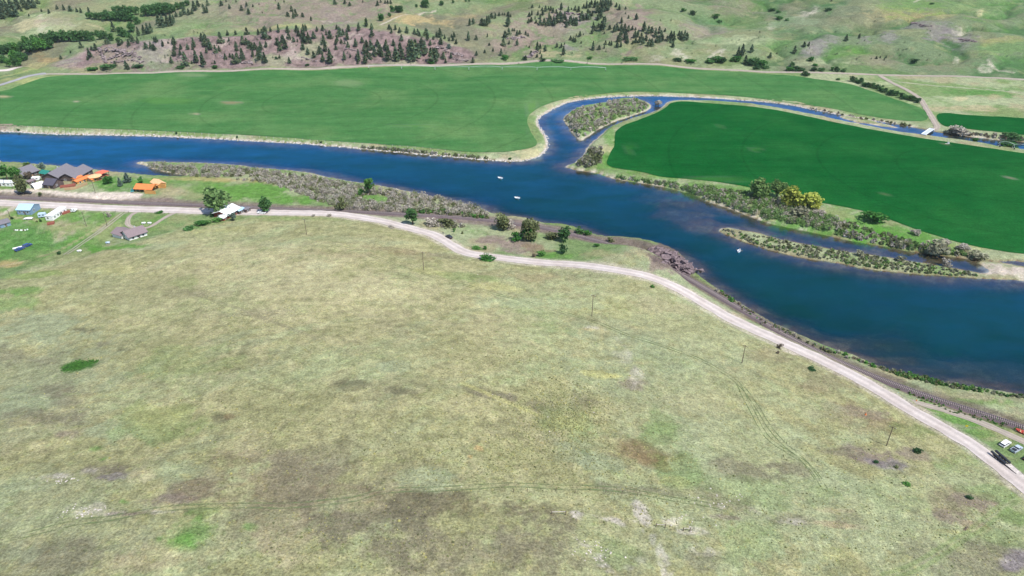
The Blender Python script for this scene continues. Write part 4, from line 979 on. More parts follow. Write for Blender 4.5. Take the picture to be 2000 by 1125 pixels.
# pines read off the photograph: zoom sheet i covers x 250*i.., scale 8; (X, Y of the foot, height)
PZ = {
0:[(40,300,250),(150,260,230),(220,260,250),(250,230,200),(100,140,160),(180,120,140),(300,150,170),(340,180,60),(390,120,140),(430,150,140),(490,130,150),(550,130,140),(590,60,120),(60,150,160),(520,60,80),(450,60,90),(350,60,90),(250,80,100),(895,140,65),(1000,160,90),(1105,180,95),(1205,190,70),(1270,200,80),(1395,205,95),(655,185,50),(770,210,70),(455,255,40),(1780,495,150),(1270,750,100),(1500,785,110),(1440,790,70),(1410,905,160),(1375,945,70),(955,925,60),(1105,830,45),(1640,1060,60),(1805,1030,80),(1680,690,120),(1870,715,100),(1915,680,70),(1985,1080,140)],
1:[(500,430,200),(560,430,200),(630,415,190),(690,400,180),(720,350,120),(260,540,150),(320,530,170),(370,510,150),(170,560,140),(480,330,100),(760,270,90),(830,260,90),(880,230,130),(955,235,100),(1010,220,90),(1045,170,150),(1100,110,110),(1170,115,60),(1200,205,130),(1240,200,110),(1250,90,90),(1460,90,80),(1590,140,75),(1535,30,40),(1780,165,85),(1890,225,100),(1855,95,70),(1955,110,45),(1690,35,40),
 (80,675,130),(160,680,100),(15,715,100),(285,760,100),(365,760,110),(415,790,110),(450,660,90),(420,660,90),(550,725,100),(630,680,40),(725,700,130),(735,780,100),(730,880,120),(685,990,110),(830,770,90),(820,860,90),(910,1030,220),(1075,980,200),(1185,1045,230),(940,780,100),(1015,780,80),(1035,740,150),(1160,645,130),(1190,710,120),(1230,730,200),(1290,780,180),(1230,825,90),(1000,1000,60),(1375,840,140),(1430,800,90),(1455,680,180),(1560,555,80),(1580,640,55),(1685,545,75),(1690,740,100),(1660,1000,160),(1720,990,170),(1700,800,90),(1600,900,70),(1795,940,190),(1860,540,110),(1800,690,130),(1855,700,110),(1910,760,130),(1950,780,120),(1955,880,110),(1990,770,110),(1525,930,100),(1360,1000,60),(15,1090,90)],
2:[(40,545,90),(90,510,60),(145,610,190),(150,510,110),(230,500,80),(355,510,130),(500,510,110),(515,610,110),(640,500,110),(670,570,100),(745,500,120),(780,490,110),(730,620,150),(765,675,170),(820,635,130),(860,680,100),(905,605,115),(955,490,80),(1045,490,100),(1060,690,150),(1090,810,170),(1100,545,70),(1160,610,140),(1265,460,75),(1310,575,160),(1365,550,100),(1450,495,115),(1425,630,160),(1270,650,100),(1250,700,90),(1335,680,75),(1385,690,55),(1440,745,100),(1560,730,130),(1660,670,95),(1610,480,130),(1730,420,140),(1810,470,110),(1815,570,100),(225,615,60),(160,740,100),(340,710,120),(380,790,130),(430,690,150),(465,765,160),(590,660,90),(650,660,60),(80,790,140),(60,940,200),(145,985,170),(370,915,60),(525,990,100),(735,780,120),(815,855,110),(905,905,110),(1000,845,130),(1050,970,120),(1165,1000,240),(1250,780,70),(1385,940,140),(1475,900,60),(1610,960,190),(1710,1000,170),(1570,900,70),(1700,850,160),(1750,900,150),(1790,930,110),(1730,740,120),(1800,790,170),(1860,880,170),(1930,850,200),(1970,890,160),(1900,720,110),(1590,1000,60),
 (365,150,110),(440,40,40),(305,20,25),(560,180,90),(500,270,85),(590,290,120),(625,260,120),(730,270,75),(865,330,75),(1235,80,90),(1390,60,70),(1465,95,65),(100,210,35),(50,75,35),(1670,40,40),(1900,90,80),(1950,40,50)],
3:[(40,780,160),(70,950,230),(150,720,110),(190,960,230),(265,930,260),(20,760,100),(85,460,80),(120,520,90),(180,470,85),(245,515,90),(360,520,110),(275,640,100),(480,540,95),(530,550,100),(560,570,70),(660,560,120),(680,630,120),(400,770,160),(450,960,340),(500,880,260),(380,850,120),(545,910,240),(590,780,180),(640,860,230),(725,710,90),(740,985,240),(800,970,220),(770,870,130),(830,900,130),(820,580,80),(875,590,150),(890,700,120),(770,620,60),(950,610,60),(1055,590,60),(1095,580,80),(1080,640,80),(1130,690,80),(1020,640,60),(930,925,120),(1045,910,90),(965,985,70),(1320,630,140),(1440,625,80),(1615,585,65),(1645,715,50),(1390,980,90),(1445,870,75),(1575,830,60),(1705,805,60),(1830,865,110),(1865,720,120),(1955,690,60),(1950,550,110),(1890,590,110),
 (1340,400,110),(1395,380,105),(1530,405,120),(1570,410,110),(1610,410,160),(1640,370,130),(1680,290,90),(1740,290,90),(1800,250,60),(1850,240,45),(1885,240,45),(1940,260,80),(1930,420,150),(1950,370,110),(1980,270,60),(20,60,60),(60,60,60),(105,65,65)],
4:[(315,125,55),(430,120,45),(265,135,20),(270,265,75),(310,240,80),(300,345,80),(260,360,70),(360,300,50),(405,240,75),(470,170,60),(480,240,80),(440,295,80),(375,365,60),(440,390,110),(500,390,110),(525,180,90),(570,150,55),(605,165,70),(580,300,120),(600,390,140),(650,405,150),(560,400,110),(640,200,80),(690,210,70),(770,155,110),(710,300,110),(700,370,110),(770,350,150),(750,280,110),(820,300,120),(850,430,90),(840,370,110),(880,190,90),(930,155,40),(920,370,130),(900,380,130),(985,165,75),(1040,185,90),(990,400,130),(1010,400,130),(960,390,120),(1070,330,120),(1090,280,110),(1120,320,90),(1180,310,170),(1215,250,80),(1255,250,80),(1120,130,70),(1165,130,115),(1210,120,80),(1240,80,80),(1290,120,110),(1330,200,180),(1400,200,190),(1450,180,180),(1500,170,170),(1380,280,140),(1350,310,120),(1340,320,90),(1540,100,110),(1420,100,100),(1480,90,90),(1300,60,60),(1380,70,80),(1270,440,100),(1250,530,90),(1290,480,80),(1350,440,80),(1420,470,200),(1390,470,140),(1450,350,100),(1440,530,40),(1630,110,70),(1675,155,90),(1775,150,55),(1775,220,35),(1820,290,55),(1940,310,100),(1710,360,95),(1525,465,75),(1600,500,110),(1640,480,110),(1710,470,100),(1760,480,110),(1820,490,100),(1880,470,70),(1930,470,45),(1640,380,40),(1700,560,100),(1770,630,150),(1680,650,110),(1650,660,110),(1800,690,130),(1740,530,90),(1640,745,90),(1700,735,90),(1550,715,80),(1460,700,70),(1440,760,60),(1520,700,60),(1920,590,110),(1960,580,100),(1930,670,90),(1885,690,60),(1990,670,100),(1975,520,60),
 (80,560,90),(120,540,70),(215,550,70),(250,570,60),(80,710,100),(35,490,50),(5,490,50),(270,750,40),(395,790,140),(440,760,80),(515,810,110),(300,850,60),(405,820,50),(440,840,60),(390,900,65),(460,910,65),(215,940,80),(700,740,75),(770,745,70),(805,860,140),(820,700,40),(630,770,25),(915,630,75),(955,640,70),(985,660,75),(1005,570,45),(1060,570,85),(1115,550,30),(1080,680,40),(1080,730,25),(1265,790,150),(1360,780,80)],
5:[(60,490,155),(130,525,120),(180,520,110),(240,580,140),(300,520,110),(330,590,120),(300,670,120),(260,670,110),(350,650,110),(390,500,60),(420,640,80),(480,600,120),(520,640,150),(510,740,100),(480,680,90),(40,690,120),(90,640,100),(180,720,120),(140,720,120),(20,600,90),(640,630,150),(690,635,160),(730,625,120),(610,560,80),(1530,880,150),(1590,885,200),(1740,820,130),(1640,1000,140),(840,240,60),(1170,300,50),(1270,355,40),(1870,510,30)],
6:[(30,905,90),(135,845,30),(410,840,130),(560,735,90),(635,720,70),(1215,645,110),(1420,605,80),(1510,640,30),(1620,640,20),(1690,925,50),(1750,910,40),(1840,910,45),(1810,945,40),(1385,930,30),(990,20,40)],
}
pines = []
for k, L in PZ.items():
    for (X, Y, h) in L:
        pines.append((250 * k + X / 8, Y / 8, h / 8))
pines.sort(key=lambda q: -q[2])
pw = atm([(q[0], q[1]) for q in pines])
def stand_of(px, py):
    if px < 80 and py < 42: return "in the top left grove", "pines of the top left grove"
    if px < 200 and py < 42: return "in the row above the cottonwoods", "pines in a row above the cottonwoods"
    if px < 345 and py < 70 and py > 20 and px > 220: return "beside the cottonwoods by the terrace", "pines beside the cottonwoods"
    if px < 420 and py < 45: return "on the slope behind the cottonwoods", "pines on the slope behind the cottonwoods"
    if py < 48 and px < 800: return "alone on the slope behind the bluff", "scattered pines behind the bluff"
    if px < 900 and py > 48:
        a = "bluff's left cliff" if px < 330 else "bluff's left half" if px < 520 else "bluff's middle" if px < 690 else "bluff's right end"
        b = "crest of the" if py < 74 else "foot of the" if py > 108 else "face of the"
        return f"on the {b} {a}", "pines on the rocky bluff"
    if px < 1005 and py < 56: return "at the ridge wood's left end", "pines of the ridge wood"
    if px < 1145 and py < 56 and px > 1020: return "amid the ridge wood", "pines of the ridge wood"
    if 1135 < px < 1200 and py < 42: return "in the dense ridge top wood", "pines of the ridge top wood"
    if 1145 <= px < 1200 and py < 70: return "in the strip below the ridge wood", "pines below the ridge wood"
    if 1185 < px < 1350 and py < 96: return "in the mauve slope wood", "pines on the mauve slope"
    if 1190 < px < 1260 and py < 46: return "on the bare mauve hill", "pines on the bare hill"
    if px < 960: return "on the grass right of the bluff", "pines right of the bluff"
    if px < 1190: return "on the knobs right of the bluff", "pines on the rocky knobs"
    if px < 1480: return "above the bushes by the far road", "pines above the bushes"
    return "on the open hillside at the right", "pines on the right hillside"
small = []
for i, ((px, py, hp), w) in enumerate(zip(pines, pw)):
    hm_ = hp / pxm(w) * .95
    hm_ = min(max(hm_, 1.2), 26)
    va = PV[i % 6]
    if i < 297:
        place, grp = stand_of(px, py)
        size = "tall" if hp > 17 else "mid sized" if hp > 12 else "short"
        habit = ("slender", "full", "broad", "narrow", "ragged", "slender")[i % 6]
        o = thing("pine_tree", (w[0], w[1], w[2] - .1), random.uniform(0, 6.28), f"{size} {habit} pine {place}", "pine tree", grp)
        s = hm_ / 10.0
        fat = 1.0 if hm_ > 9 else 1.25
        o.scale = (s * fat, s * fat, s)
        for nm, mesh in (("crown", va[0]), ("trunk", va[1])):
            c = bpy.data.objects.new(nm, mesh); COL.objects.link(c); c.parent = o
    else:
        small.append((w, hm_))
VV, FF, CC = [], [], []; base = 0
for i, (w, h) in enumerate(small):
    V, F, c = PV[i % 6][2]
    s = h / 10; a = random.uniform(0, 6.28)
    k = slice(0, None, 1)
    X = V[:, 0] * math.cos(a) - V[:, 1] * math.sin(a); Y = V[:, 0] * math.sin(a) + V[:, 1] * math.cos(a)
    VV.append(np.stack([w[0] + X * s * 1.3, w[1] + Y * s * 1.3, w[2] + V[:, 2] * s], 1)); FF.append(F + base); CC.append(c); base += len(V)
# ragged little junipers and saplings speckled over the bluff and hills
for i in range(420):
    if i < 260: px, py = random.uniform(180, 900), random.uniform(62, 126)
    else: px, py = random.uniform(950, 1990), random.uniform(25, 128)
    w = at(px, py); h = random.uniform(1.0, 2.6)
    V, F, c = PV[i % 6][2]
    q = F[::5]; vv = V[q.ravel()] * (h / 10); f2 = np.arange(len(vv)).reshape(-1, 4)
    vv = vv * np.array([1.9, 1.9, .9])
    VV.append(vv + np.array([w.x, w.y, w.z - .1])); FF.append(f2 + base); CC.append(c[q.ravel()] * 1.1); base += len(vv)
tag(link("pine_saplings", mesh_np("pine_saplings", np.vstack(VV), np.vstack(FF), False, np.vstack(CC)), M['leaf']), "small pines and junipers speckled over the bluff and hills", None, None, "stuff")

# ---- broadleaf trees and shrubs
GREENS = dict(
 lush=((.030, .085, .014), (.045, .115, .022)),
 cotton=((.030, .075, .026), (.055, .115, .035)), dark=((.018, .050, .020), (.035, .075, .026)), light=((.075, .135, .04), (.115, .17, .055)), yellow=((.15, .175, .035), (.21, .22, .045)),
 willow=((.12, .125, .075), (.17, .165, .115)), grey=((.175, .158, .132), (.25, .228, .192)), wgreen=((.075, .13, .045), (.11, .165, .06)), fresh=((.038, .105, .024), (.065, .145, .032)), olive=((.07, .085, .035), (.10, .11, .05)), blueg=((.06, .09, .075), (.10, .13, .10)), brown=((.10, .085, .06), (.14, .11, .08)), deep=((.02, .075, .016), (.04, .115, .022)))
CACHE = {}
def tree_meshes(kind, var, shape):
    key = (kind, var, shape)
    if key not in CACHE:
        c1, c2 = GREENS[kind]
        if shape == 'tree':   V, F, c = crown_tree(50 + var * 7 + len(CACHE), 10, 9.0, 980, c1, c2, 16, .14, .52)
        elif shape == 'tall': V, F, c = crown_tree(60 + var * 7 + len(CACHE), 10, 5.2, 480, c1, c2, 11, .12, .45)
        elif shape == 'cone': V, F, c = crown_pine(70 + var * 5 + len(CACHE), 10, 3.3, 420, c1)
        elif shape == 'mat':  V, F, c = crown_tree(75 + var, 10, 10.0, 3200, c1, c2, 90, .0, .33); V[:, :2] *= 1.15
        else:                 V, F, c = crown_tree(80 + var * 7 + len(CACHE), 10, 12.0, 420, c1, c2, 11, .02, .75)
        cm = mesh_np("foliage", V, F, False, c); cm.materials.append(M['leafd'])
        tm = trunk_mesh(7.5 if shape != 'bush' else 5, .35 if shape != 'cone' else .22, var, 4); tm.materials.append(M['bark'])
        CACHE[key] = (cm, tm)
    return CACHE[key]
def plant(name, px, py, wpx, hpx, kind, shape, label, cat, group=None, var=None, sink=.1):
    w = at(px, py); k = pxm(w)
    hm_ = hpx / k; wm = wpx / k
    var = random.randint(0, 2) if var is None else var
    cm, tm = tree_meshes(kind, var, shape)
    bw = {'tree': 9.0, 'tall': 5.2, 'cone': 6.6, 'mat': 11.5, 'bush': 12.0}[shape]
    o = thing(name, (w.x, w.y, w.z - sink), random.uniform(0, 6.28) if shape != 'mat' else 0, label, cat, group)
    o.scale = (wm / bw, wm / bw, hm_ / 10)
    for nm, mesh in (("crown", cm), ("trunk", tm)):
        c = bpy.data.objects.new(nm, mesh); COL.objects.link(c); c.parent = o
    return o

cott = []
for (X, Y, h) in [(1400,300,110),(1480,310,120),(1560,315,120),(1640,320,130),(1720,320,140),(1800,325,150),(1880,330,150),(1960,330,150),(1800,220,120),(1880,210,120),(1960,230,140),(1650,240,90)]:
    cott.append((X / 8, Y / 8, h / 8, 'cotton', "in the upper grove on the left slope"))
for (X, Y, h) in [(50,330,220),(130,230,130),(60,220,120),(280,260,180),(370,250,170),(450,240,180),(530,230,180),(620,220,170),(700,190,130),(780,150,110),(860,130,100),(930,90,90),(600,140,100),(500,130,90),(60,500,150),(150,380,110),(30,620,120)]:
    cott.append((250 + X / 8, Y / 8, h / 8, 'cotton', "in the long grove climbing the draw"))
for (X, Y, h) in [(850,660,175),(940,660,170),(1020,655,180),(1110,650,170),(1200,655,175),(1290,640,165),(1370,640,160),(1450,640,140),(1560,620,150),(1640,610,130),(1740,640,120),(1900,560,140),(1950,580,120),(1850,660,80)]:
    cott.append((X / 8, Y / 8, h / 8, 'cotton', "in the row behind the left end of the bluff"))
for (X, Y, h) in [(480,830,190),(580,800,200),(680,790,190),(780,770,180),(430,740,170),(560,690,150),(700,660,150),(820,640,140),(350,800,150),(250,830,170),(150,850,170),(60,850,150),(250,950,160),(340,960,150),(400,940,120),(150,1050,130),(260,1050,140),(320,1030,120),(60,980,120)]:
    cott.append((X / 8, Y / 8, h / 8, 'fresh' if (X * 7 + Y) % 3 == 0 else 'cotton', "in the creek grove at the left edge"))
for (X, Y, h) in [(130,200,110),(210,190,100),(260,190,100),(90,270,70),(505,115,50),(650,120,130),(610,110,90),(905,85,75),(1080,50,50),(1280,30,40),(1330,30,40),(1960,320,10)]:
    cott.append((750 + X / 8, Y / 8, h / 8, 'cotton', "beside the far ranch track at the top"))
for i, (px, py, h, kd, place) in enumerate(cott):
    sz = "tall" if h > 19 else "rounded" if h > 14 else "small"
    hue = "fresh green" if kd == 'fresh' else "green"
    plant("cottonwood", px, py, h * random.uniform(.8, 1.05), h, kd, 'tree', f"{sz} {hue} cottonwood {place}", "tree", "cottonwoods " + place)
plant("cottonwood", 745.5, 41, 14, 14, 'deep', 'tree', "lone round green tree left of the far track", "tree")
plant("cottonwood", 716, 52, 10, 17, 'light', 'tall', "pale green tree at the crest of the bluff", "tree")
plant("cottonwood", 877, 95, 9, 9, 'blueg', 'tree', "grey green round tree among the bluff ledges", "tree")

# named trees close to the village, track and river
TR = [
 (722,381,22,36,'fresh','tall',"bright green tree rising from the grey willows on the spit"),(706,381,13,16,'fresh','bush',"low bright green shrub beside the bright tree on the spit"),
 (806,438,26,34,'cotton','tall',"green tree standing between the gravel road and the railway"),(668,409,28,26,'olive','bush',"dark olive shrub on the near edge of the willow spit"),
 (983,449,36,32,'olive','tree',"olive green willow on the river side of the tracks"),(1034,468,38,46,'olive','tree',"largest tree on the track bank, two toned grey and green"),
 (1030,468,28,26,'deep','bush',"dark green lower growth in front of the largest track bank tree"),(1104,471,26,34,'cotton','tall',"upright green tree beside the rails left of the knoll"),
 (1100,495,20,20,'dark','bush',"round dark bush on the grass slope below the track"),
 (1482,386,46,40,'light','tree',"pale green tree at the left of the right bank grove"),(1517,385,34,36,'light','tree',"pale green tree next to the yellow tree"),
 (1546,403,46,38,'yellow','tree',"yellow green tree, left half of the bright pair"),(1576,408,50,34,'yellow','tree',"yellow green tree, right half of the bright pair"),
 (1704,434,50,22,'deep','bush',"dark green spreading bush at the edge of the field"),
 (428,418,56,52,'wgreen','tree',"huge round willow behind the white roofed house"),(519,415,26,32,'cotton','tree',"compact green tree by the pickup right of the white house"),
 (455,431,15,18,'blueg','tall',"grey green tree in front of the white roofed house"),
 (44,379,24,38,'olive','tree',"dark tree leaning over the two parked cars"),(15,351,18,34,'deep','tall',"tall green tree left of the grey lodge"),(33,349,20,26,'fresh','tree',"bright green tree against the grey lodge gable"),
 (3,342,16,34,'grey','tall',"bare grey tree at the left edge"),(58,350,16,20,'brown','bush',"brown bush in front of the grey lodge"),(56,330,18,14,'light','tree',"pale tree showing above the grey lodge roof"),(84,336,14,20,'blueg','tall',"thin pale tree behind the green roofed cabin"),
 (212,359,18,16,'deep','tree',"round green tree on the lawn by the orange sheds"),(250,357,15,20,'blueg','cone',"blue spruce on the lawn, taller of two"),(236,364,11,18,'blueg','cone',"small spruce on the lawn, shorter of two"),(277,358,12,16,'fresh','tall',"slim green tree behind the orange barn"),
 (80,383,8,10,'olive','tall',"small dark tree on the gravel strip by the tracks"),
]
for (px, py, w_, h_, kd, sh, lb) in TR:
    plant("shrub" if sh == 'bush' else "spruce_tree" if sh == 'cone' else "tree", px, py, w_, h_, kd, sh, lb, "shrub" if sh == 'bush' else "tree")
plant("juniper_mat", 157, 719, 70, 3, 'lush', 'mat', "flat oval patch of lush dark green growth on the dry hillside", "shrub", sink=0.5, var=0)
SH = [
 (1771,947,17,6,'fresh',"small vivid green shrub on the slope below the last pole"),(1790,882,20,9,'dark',"dark brown green bush right of the last pole"),(1711,904,12,6,'dark',"low dark bush under the mauve patch"),(1750,913,12,5,'olive',"low olive bush right of the mauve patch"),(1893,973,16,7,'dark',"dark bush on the brown slope near the road"),
 (950,507,34,9,'deep',"long low green bush on the hill side of the road"),(948,504,12,8,'grey',"grey shrub in the roadside bush"),(643,422.5,10,6,'grey',"round grey shrub at the road edge below the railway"),(764,446,12,7,'grey',"round grey shrub by the first road bend"),(612,423,9,5,'grey',"grey shrub at the hilltop edge of the road"),
 (1522,681,13,12,'brown',"round brown shrub beside the road opposite the tracks"),(1519,690,8,6,'brown',"small brown shrub under the round brown one"),(1586,722,18,6,'dark',"flat dark shrub on the hill below the road"),(1274,561,10,5,'fresh',"small green shrub just below the road bend"),
 (1007,470,24,16,'deep',"dark green bush left of the largest track bank tree"),(1040,471,16,14,'cotton',"green bush right of the largest track bank tree"),(995,447,22,20,'grey',"grey shrub between the two track bank trees"),(1080,466,30,14,'olive',"olive bush strip between track bank trees"),(1057,500,20,11,'fresh',"green bush at the lower end of the mauve clearing"),(1043,502,10,8,'brown',"brown bush beside the mauve clearing"),(1192,473,15,11,'olive',"olive bush on the knoll top at the water"),(1130,455,24,13,'cotton',"green shrub on the river edge below the track"),(1148,459,16,10,'deep',"dark shrub at the river edge left of the knoll"),(1165,482,12,7,'deep',"dark green shrub on the knoll grass"),
 (870,441,34,16,'olive',"grey green bush below the railway left of the parked car"),(842,440,30,14,'grey',"grey willow bush below the railway"),(887,453,7,8,'fresh',"small bright bush above the parked car"),(903,457,6,6,'olive',"small olive bush right of the parked car"),(948,487,10,8,'deep',"green shrub on the bank above the road"),(930,487,22,6,'lawn' if False else 'fresh',"low green shrub along the road ditch"),
 (1824,495,56,26,'willow',"large grey green willow bush on the right bank"),(1788,458,20,12,'grey',"grey shrub on the grassy field margin"),(1845,478,22,12,'grey',"grey shrub at the field corner"),(1880,487,28,12,'grey',"grey willow clump near the field corner"),(1910,502,36,13,'willow',"last willow clump before the gravel bar"),(1560,425,46,20,'willow',"broad willow bush below the yellow trees"),(1600,420,30,12,'grey',"pale grey willow right of the yellow trees"),
 (1846,520,22,16,'grey',"grey willow on the tail of the long island"),(1760,510,20,12,'willow',"willow tuft midway on the long island"),(1680,500,20,12,'willow',"willow tuft on the head half of the long island"),
 (1286,208,16,14,'grey',"mauve grey bush at the creek mouth neck"),(1870,262,40,16,'grey',"grey bush right of the creek bridge"),(1975,272,40,14,'cotton',"dark green bush on the far creek bank"),(1903,276,16,7,'deep',"low green bush in the creek right of the bridge"),(1968,287,36,10,'deep',"dark green bush by the sprinkler at the right edge"),(1440,128,14,8,'grey',"bush"),
 (36,256,6,5,'deep',"tiny dark bush on the left river corner"),(345,262,6,5,'dark',"tiny dark bush on the far bank, left one"),(463,269,6,4,'dark',"tiny dark bush on the far bank, middle one"),(627,279,7,4,'dark',"tiny dark bush on the far bank, right one"),(996,312,7,5,'deep',"tiny dark bush on the tip of the big field"),
 (415,424,10,12,'dark',"dark small shrub at the left of the white roofed house"),(395,440,30,9,'deep',"hedge of green shrubs behind the hill edge"),(370,448,26,8,'cotton',"green shrubs along the hill edge"),(425,433,22,9,'fresh',"bright shrub below the white roofed house"),(311,416,16,4,'deep',"low dark hedge along the road"),(115,497,10,7,'dark',"small dark bush on the hill edge by the two track"),(80,433,5,6,'dark',"small round dark bush on the lawn"),(72,434,4,4,'olive',"tiny bush on the lawn"),(24,428,6,6,'dark',"dark bush by the grey shed"),
 (213,424,10,12,'grey',"bare grey bush by the village pole"),
]
for (px, py, w_, h_, kd, lb) in SH:
    if lb == "bush": continue
    plant("shrub", px, py, w_, h_, kd, 'bush', lb, "shrub")
# bushes along the foot of the right hills and the hedge below the far road
HB = [(1387,122,22,9),(1400,121,24,10),(1412,122,22,9),(1432,119,14,8),(1440,120,16,10),(1463,128,22,12),(1476,127,26,13),(1488,130,22,11),(1478,135,20,7),(1495,134,16,6),(1348,121,26,5),(1325,118,24,4),(1230,117,34,5),(1153,115,14,4),(1060,119,16,5),(1090,119,30,3),(986,116,18,7),(1024,117,10,7),(1547,129,12,8),(1542,138,18,7),(1556,138,22,8),(1567,138,12,6),(1592,129,12,4),(1590,138,18,6),(1603,139,16,7),(1625,138,8,7),(1634,140,12,9),(1648,140,14,6),(1583,119,16,7),(1574,147,18,7),(1636,156,9,4),(843,125,14,5),(600,128,10,3),(212,132,36,6),(180,136,26,4),(270,131,30,5),(352,133,20,5),(420,133,14,5),(540,116,7,5),(1507,20,16,5),(1520,25,12,4),(1618,21,14,5),(1537,40,10,4),(1520,37,18,5),(1785,121,18,6),(1820,8,10,3),(1398,34,16,6),(1353,27,14,6),(1405,44,14,5),(1335,22,12,5)]
for i, (px, py, w_, h_) in enumerate(HB):
    where = "at the foot of the right hills" if py > 112 and px > 1300 else "along the foot of the bluff" if px < 1300 and py > 105 else "in a gully on the right hills"
    sz = "wide" if w_ > 20 else "rounded" if h_ > 6 else "small low"
    plant("shrub", px, py, w_, h_ * 1.15, ('cotton', 'deep', 'dark')[i % 3], 'bush', f"{sz} {('mid', 'fresh', 'dark')[i % 3]} green bush {where}", "shrub", "bushes " + where)
for i in range(17):
    f = i / 16
    plant("shrub", 1664 + 128 * f + random.uniform(-2, 2), 160 + 41 * f + random.uniform(-1.5, 1.5), random.uniform(12, 17), random.uniform(9, 13), ('dark', 'cotton')[i % 2], 'bush', "dark green bush in the hedge row beside the bridge road", "shrub", "hedge row beside the bridge road")

# ---- willow thickets (uncountable), one object per stand
def thicket(name, poly, n, kinds, size, label, dens=46, leaf=.62, avoid=()):
    P_ = np.array(poly, float); x0, y0 = P_.min(0); x1, y1 = P_.max(0)
    pts = []
    while len(pts) < n:
        q = np.stack([rng.uniform(x0, x1, n * 3), rng.uniform(y0, y1, n * 3)], 1)
        q = q[sdf_poly(q[:, 0], q[:, 1], P_) < 0]
        for (ax, ay, rx, ry) in avoid:
            q = q[((q[:, 0] - ax) / rx) ** 2 + ((q[:, 1] - ay) / ry) ** 2 > 1]
        pts += q.tolist()
    w = atm(pts[:n])
    w = w[w[:, 2] > .1]
    VV, FF, CC = [], [], []; b = 0
    for k, p in enumerate(w):
        s = rng.uniform(*size) * (0.7 + .6 * float(vnoise(np.array([p[0] / 14]), np.array([p[1] / 14]), 3)[0]))
        kd = kinds[int(rng.integers(0, len(kinds)))]
        c1, c2 = map(np.array, GREENS[kd])
        m_ = int(dens * rng.uniform(.7, 1.2))
        d = rng.normal(size=(m_, 3)); d /= np.linalg.norm(d, axis=1)[:, None]; d[:, 2] = np.abs(d[:, 2])
        d *= (rng.uniform(.25, 1, (m_, 1)) ** .6)
        c = p + d * np.array([s * .62, s * .62, s * .95])
        V, F = rquads(c, leaf, rng, .0, 1.5)
        f = rng.uniform(0, 1, (m_, 1))
        col = (c1 * (1 - f) + c2 * f) * rng.uniform(.8, 1.2) * rng.uniform(.88, 1.12, (m_, 1))
        VV.append(V); FF.append(F + b); CC.append(np.repeat(col, 4, 0)); b += len(V)
    return tag(link(name, mesh_np(name, np.vstack(VV), np.vstack(FF), False, np.vstack(CC)), M['leafd']), label, None, None, "stuff")
SPIT = [(290,322),(330,323),(433,326),(483,331),(550,339),(610,345),(660,357),(712,365),(775,376),(850,385),(905,401),(940,410),(955,421),(900,422),(830,416),(760,412),(690,410),(650,402),(615,390),(575,374),(520,357),(470,352),(420,348),(363,344),(330,337),(297,331)]
thicket("willow_thicket", SPIT, 1250, ['grey', 'grey', 'willow', 'grey', 'willow', 'grey', 'olive'], (1.2, 3.9), "grey leafless willow thicket covering the river spit", 84, .30, [(735,389,26,8),(470,348,60,3)])
thicket("willow_thicket.001", [(1104,232),(1112,250),(1130,270),(1142,268),(1165,251),(1200,235),(1250,219),(1268,210),(1258,199),(1232,193),(1198,197),(1172,205),(1130,212)], 330, ['grey', 'willow', 'grey', 'willow', 'light'], (1.2, 3.6), "grey and green willow brush on the creek island", 60, .5)
thicket("willow_thicket.002", [(1150,290),(1172,288),(1176,300),(1172,318),(1150,326),(1124,326),(1136,312)], 70, ['willow', 'grey', 'olive'], (2.0, 3.6), "willow clump on the point at the creek mouth", 46, .68)
thicket("willow_thicket.003", [(1200,345),(1240,347),(1300,358),(1360,363),(1440,374),(1500,382),(1560,402),(1600,416),(1640,434),(1620,452),(1560,440),(1500,428),(1440,408),(1380,388),(1320,368),(1260,357),(1210,349)], 680, ['willow', 'light', 'wgreen', 'grey', 'light', 'light'], (1.2, 3.7), "willow thicket lining the bank of the deep green field", 80, .30)
thicket("willow_thicket.004", [(1640,432),(1700,450),(1760,468),(1830,486),(1900,500),(1990,512),(1900,504),(1800,490),(1700,474),(1630,456)], 170, ['willow', 'grey', 'olive', 'light'], (1.2, 2.8), "low willow scrub on the right bank", 40, .55)
thicket("island_brush", [(1408,447),(1480,460),(1560,477),(1640,491),(1720,502),(1800,515),(1870,527),(1920,538),(1880,540),(1800,534),(1720,525),(1640,513),(1560,499),(1480,479),(1424,458)], 430, ['light', 'willow', 'willow', 'olive'], (.4, 1.6), "low yellow green brush on the long river island", 50, .36)
thicket("creek_brush", [(1850,254),(1880,257),(1930,263),(2000,270),(2000,275),(1930,269),(1880,263),(1845,259)], 60, ['grey', 'brown', 'willow'], (1.2, 2.6), "brown brush on the far creek bank by the bridge", 30, .6)
thicket("creek_brush.001", [(1560,208),(1640,222),(1700,233),(1780,246),(1782,249),(1700,236),(1640,226),(1560,211)], 60, ['grey', 'brown', 'olive'], (.8, 1.8), "low brush along the far creek bank", 24, .6)
thicket("bank_brush", [(700,288),(760,293),(840,300),(905,305),(960,311),(900,305.5),(840,299.5),(760,291.5)], 110, ['willow', 'grey', 'olive'], (1.2, 2.6), "low grey brush on the far river bank", 30, .6)
thicket("bank_brush.001", [(1690,700),(1760,724),(1830,744),(1900,756),(2000,774),(2000,780),(1900,764),(1830,753),(1760,736),(1690,712)], 210, ['fresh', 'olive', 'light', 'willow', 'cotton'], (.4, 1.5), "green brush on the near river bank beside the railway", 34, .36)
thicket("bank_brush.002", [(1400,562),(1440,588),(1500,632),(1560,657),(1620,684),(1690,705),(1690,712),(1620,690),(1560,664),(1490,634),(1430,594),(1395,566)], 90, ['olive', 'brown', 'fresh', 'grey'], (.6, 1.6), "scattered weeds between the rails and the water", 28, .34)
